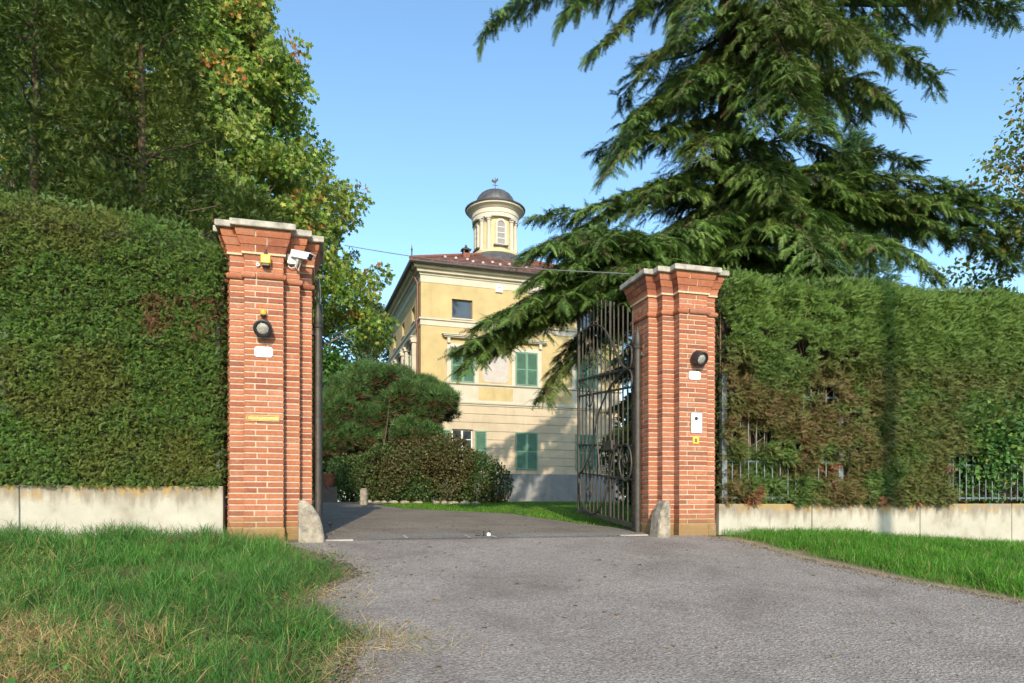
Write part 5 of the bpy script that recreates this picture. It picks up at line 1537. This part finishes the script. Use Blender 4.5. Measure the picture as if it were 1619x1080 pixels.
# left verge
a, b, p = rand_ab(330000, -7.2, 2.2, -7.2, .16)
pxx = CX + F * p[:, 0] / np.maximum(p[:, 1], .3)
vis = (p[:, 1] > 1.2) & (pxx > -420) & (pxx < 800)
edge_n = (fbm(p, 2.2, 8) - .5) * .8 + .06
dl = aL(b) - a + edge_n
dens = np.clip(dl / .28, 0, 1) * (.35 + .65 * smooth(fbm(p, 4.5, 61), .35, .6))
dens = np.maximum(dens, .30 * smooth(dl, -.30, .0))
dens *= np.clip(.30 + 4.5 / np.maximum(p[:, 1], 1.5) * .42, .45, 1)
near_p = (a > -.47) & (b > -.06)
strawz = smooth(-p[:, 1], -4.9, -3.7) * smooth(-p[:, 0], 1.5, 2.5) * smooth(fbm(p, 1.6, 15), .20, .45)
keep = vis & (rng.uniform(0, 1, len(p)) < dens) & ~near_p
a, b, p, dl, sz = a[keep], b[keep], p[keep], dl[keep], strawz[keep]; n = len(p)
wallh = smooth(b, -1.6, -.2)
tuf = fbm(p, 3.4, 33)
h = (.06 + .18 * tuf + .10 * wallh * tuf + .02 * rng.normal(0, 1, n)) * (.45 + .55 * np.clip(dl / .5, 0, 1)); h = np.clip(h, .025, .34)
straw = (rng.uniform(0, 1, n) < np.clip(.025 + .85 * sz + .38 * np.clip(1 - dl / .45, 0, 1) + .22 * smooth(fbm(p, 1.1, 19), .52, .66), 0, .93))
C = pick([(.045, .135, .020), (.062, .165, .026), (.035, .11, .018), (.10, .18, .035)], [4, 3, 3, 1], n)
C[straw] = pick([(.29, .20, .085), (.37, .27, .13), (.20, .14, .06), (.22, .19, .06)], [3, 2, 3, 2], straw.sum())
C *= (.45 + .6 * fbm(p, 2.2, 52) + .55 * fbm(p, 9, 53))[:, None]
lie = np.where(straw, rng.uniform(.4, 1, n), rng.uniform(0, .35, n))
ex = []
for (px, py, sx, sy, k) in ((600, 1010, .22, .12, 420), (640, 1030, .2, .06, 120), (505, 945, .22, .16, 420), (565, 1040, .12, .3, 300), (60, 1040, .5, .4, 1500), (20, 1000, .4, .4, 900)):
    q = np.array(ground_pt(px, py)); ex.append(q + rng.normal(0, 1, (k, 2)) * [sx, sy])
ex = np.concatenate(ex); k = len(ex)
p = np.r_[p, ex]; h = np.r_[h, rng.uniform(.05, .16, k)]; lie = np.r_[lie, rng.uniform(.75, 1.0, k)]
C = np.r_[C, pick([(.30, .22, .10), (.36, .28, .14), (.22, .16, .07)], [2, 2, 1], k)]
print('left grass', n)
grass('tall_grass', p, h, C, .42, .62, lie, 'rough tall grass turning to straw beside the driveway')
# right verge
a, b, p = rand_ab(130000, GAP + .1, GAP + 9.0, -4.5, .16)
edge_n = (fbm(p, 3.0, 18) - .5) * .4
dr = a - aR(b) + edge_n
keep = (rng.uniform(0, 1, len(p)) < np.clip((dr - .24) / .35, 0, 1) * .85 + .05 * (dr > .02)) & ~((a < GAP + .47) & (b > -.05))
a, b, p, dr = a[keep], b[keep], p[keep], dr[keep]; n = len(p)
h = np.clip((.08 + .16 * fbm(p, 3, 4) + .02 * rng.normal(0, 1, n)) * (.35 + .65 * np.clip(dr / .7, 0, 1)), .02, .3)
C = pick([(.056, .165, .012), (.075, .205, .016), (.044, .13, .013), (.10, .21, .025)], [4, 4, 2, 1], n)
st_ = rng.uniform(0, 1, n) < .04 + .35 * np.clip(1 - dr / .4, 0, 1); C[st_] = pick([(.30, .22, .10), (.20, .15, .06)], [1, 1], st_.sum())
print('right grass', n)
grass('verge_grass', p, h, C * (.75 + .5 * fbm(p, 1.5, 7))[:, None], .38, .75, None, 'bright green grass verge below the stained low wall')
# lawn inside
a, b, p = rand_ab(170000, -3.5, 9.5, 1.2, 21.5)
keep = (a > inR(b) + .03 + (fbm(p, 4, 3) - .5) * .14) & (rng.uniform(0, 1, len(p)) < np.clip(1.15 - b / 30, .3, 1)); a, b, p = a[keep], b[keep], p[keep]; n = len(p)
C = pick([(.11, .24, .012), (.135, .265, .016), (.085, .20, .012)], [3, 2, 2], n) * (.8 + .4 * fbm(p, .8, 7))[:, None]
print('lawn', n)
grass('lawn_grass', p, rng.uniform(.03, .065, n), C, .4, 1.6, None, 'mown lawn between the driveway and the villa')

m = 5200
a, b, p = rand_ab(m * 3, -6, 9 + GAP, -6.5, -.1); ok = (aL(b) - a > .02) | ((a - aR(b) > .12) & (a > GAP)); ok &= smooth(fbm(p, 2.6, 88), .48, .62) > rng.uniform(0, 1, len(p)); p = p[ok][:m]; m = len(p)
V, Fs, Cs = scatter(leaf_template(.08, .45), np.c_[p, G(p[:, 0], p[:, 1]) + rng.uniform(.01, .09, m)], np.c_[rng.normal(0, 1, (m, 2)), rng.uniform(0, .7, m)], rng.uniform(.025, .055, m), pick([(.05, .12, .02), (.07, .15, .03), (.10, .13, .03)], [3, 2, 1], m), None, .5)
tag(np_mesh('weeds', V, Fs, M['broad'], colors=Cs), 'small broad-leaved weeds among the verge grass', 'weeds', None, 'stuff')
m = 5200
b = -rng.uniform(0, 1, m) ** .8 * 7; sd_ = rng.uniform(0, 1, m) < .6; e_ = np.abs(rng.normal(0, .16, m)) - .12
a = np.where(sd_, aL(b) + e_, aR(b) - e_); lone = rng.uniform(0, 1, m) < .05; a = np.where(lone, aL(b) + rng.uniform(0, 6, m), a); p = PL[None] + a[:, None] * U + b[:, None] * N
OCT = (np.array([(1, 0, 0), (-1, 0, 0), (0, 1, 0), (0, -1, 0), (.1, .1, .7), (0, 0, -.7)], float), np.array([(0, 2, 4), (2, 1, 4), (1, 3, 4), (3, 0, 4), (2, 0, 5), (1, 2, 5), (3, 1, 5), (0, 3, 5)]), np.zeros((0, 4), int))
V, Fs, Cs = scatter(OCT, np.c_[p, G(p[:, 0], p[:, 1]) + .018], rng.normal(0, 1, (m, 3)), rng.uniform(.004, .013, m), pick([(.17, .14, .115), (.12, .105, .095), (.22, .17, .115)], [2, 2, 1], m), None, 1)
tag(np_mesh('gravel', V, Fs, M['soil'], colors=Cs), 'loose grit along the crumbling edges of the driveway', 'gravel', None, 'stuff')

# a few leaves and clods lying on the asphalt
m = 260
b = rng.uniform(-7, 3, m); a = aL(b) + (aR(b) - aL(b)) * rng.beta(.7, 1.3, m); a = np.clip(a, .8, 12); p = PL[None] + a[:, None] * U + b[:, None] * N
ok = ~((b > -.1) & ((a < .8) | (a > 4.9))); p = p[ok]; m = len(p)
V, Fs, Cs = scatter(LEAF, np.c_[p, G(p[:, 0], p[:, 1]) + .022], np.c_[rng.normal(0, 1, (m, 2)), rng.normal(0, .1, m)], rng.uniform(.025, .06, m), pick([(.26, .15, .05), (.35, .28, .12), (.12, .08, .04)], [2, 2, 2], m), None, .3)
tag(np_mesh('fallen_leaves', V, Fs, M['broad'], colors=Cs), 'small dry leaves scattered over the driveway', 'leaves', None, 'stuff')

# ================================================================== LIGHT, SKY, CAMERA
EL = R(25.5)
az = math.atan2(.088, -1.0)                                  # azimuth of the sun from +Y toward +X
w = bpy.data.worlds.new('World'); sc.world = w; w.use_nodes = True
nt = w.node_tree; bg = nt.nodes['Background']
sky = nt.nodes.new('ShaderNodeTexSky'); sky.sky_type = 'NISHITA'; sky.sun_disc = False
sky.sun_elevation = EL; sky.sun_rotation = az; sky.air_density = 1.0; sky.dust_density = 1.0; sky.ozone_density = .7; sky.altitude = 100
tn = mixc(nt, 1, sky.outputs[0], (.91, 1.12, 1.20), 'MULTIPLY'); nt.links.new(tn, bg.inputs[0]); bg.inputs[1].default_value = .142
L = bpy.data.lights.new('sun', 'SUN'); L.energy = 2.75; L.angle = R(.5); L.color = (1.0, .87, .68)
so = bpy.data.objects.new('sun', L); COL.objects.link(so)
to_sun = Vector((math.sin(az) * math.cos(EL), math.cos(az) * math.cos(EL), math.sin(EL)))
so.rotation_euler = to_sun.to_track_quat('Z', 'Y').to_euler(); so.location = to_sun * 40

cam = bpy.data.cameras.new('camera'); co = bpy.data.objects.new('camera', cam); COL.objects.link(co); sc.camera = co
co.location = (0, 0, EYE); co.rotation_euler = (R(90), 0, 0)
cam.sensor_width = 36; cam.lens = F / 1619 * 36; cam.shift_x = 0; cam.shift_y = (HY - 540) / 1619
cam.clip_start = .05; cam.clip_end = 2000
sc.view_settings.view_transform = 'Standard'; sc.view_settings.look = 'None'; sc.view_settings.exposure = .9; sc.view_settings.gamma = 1
sc.render.film_transparent = False
sc.cycles.max_bounces = 6; sc.cycles.diffuse_bounces = 3; sc.cycles.transparent_max_bounces = 4
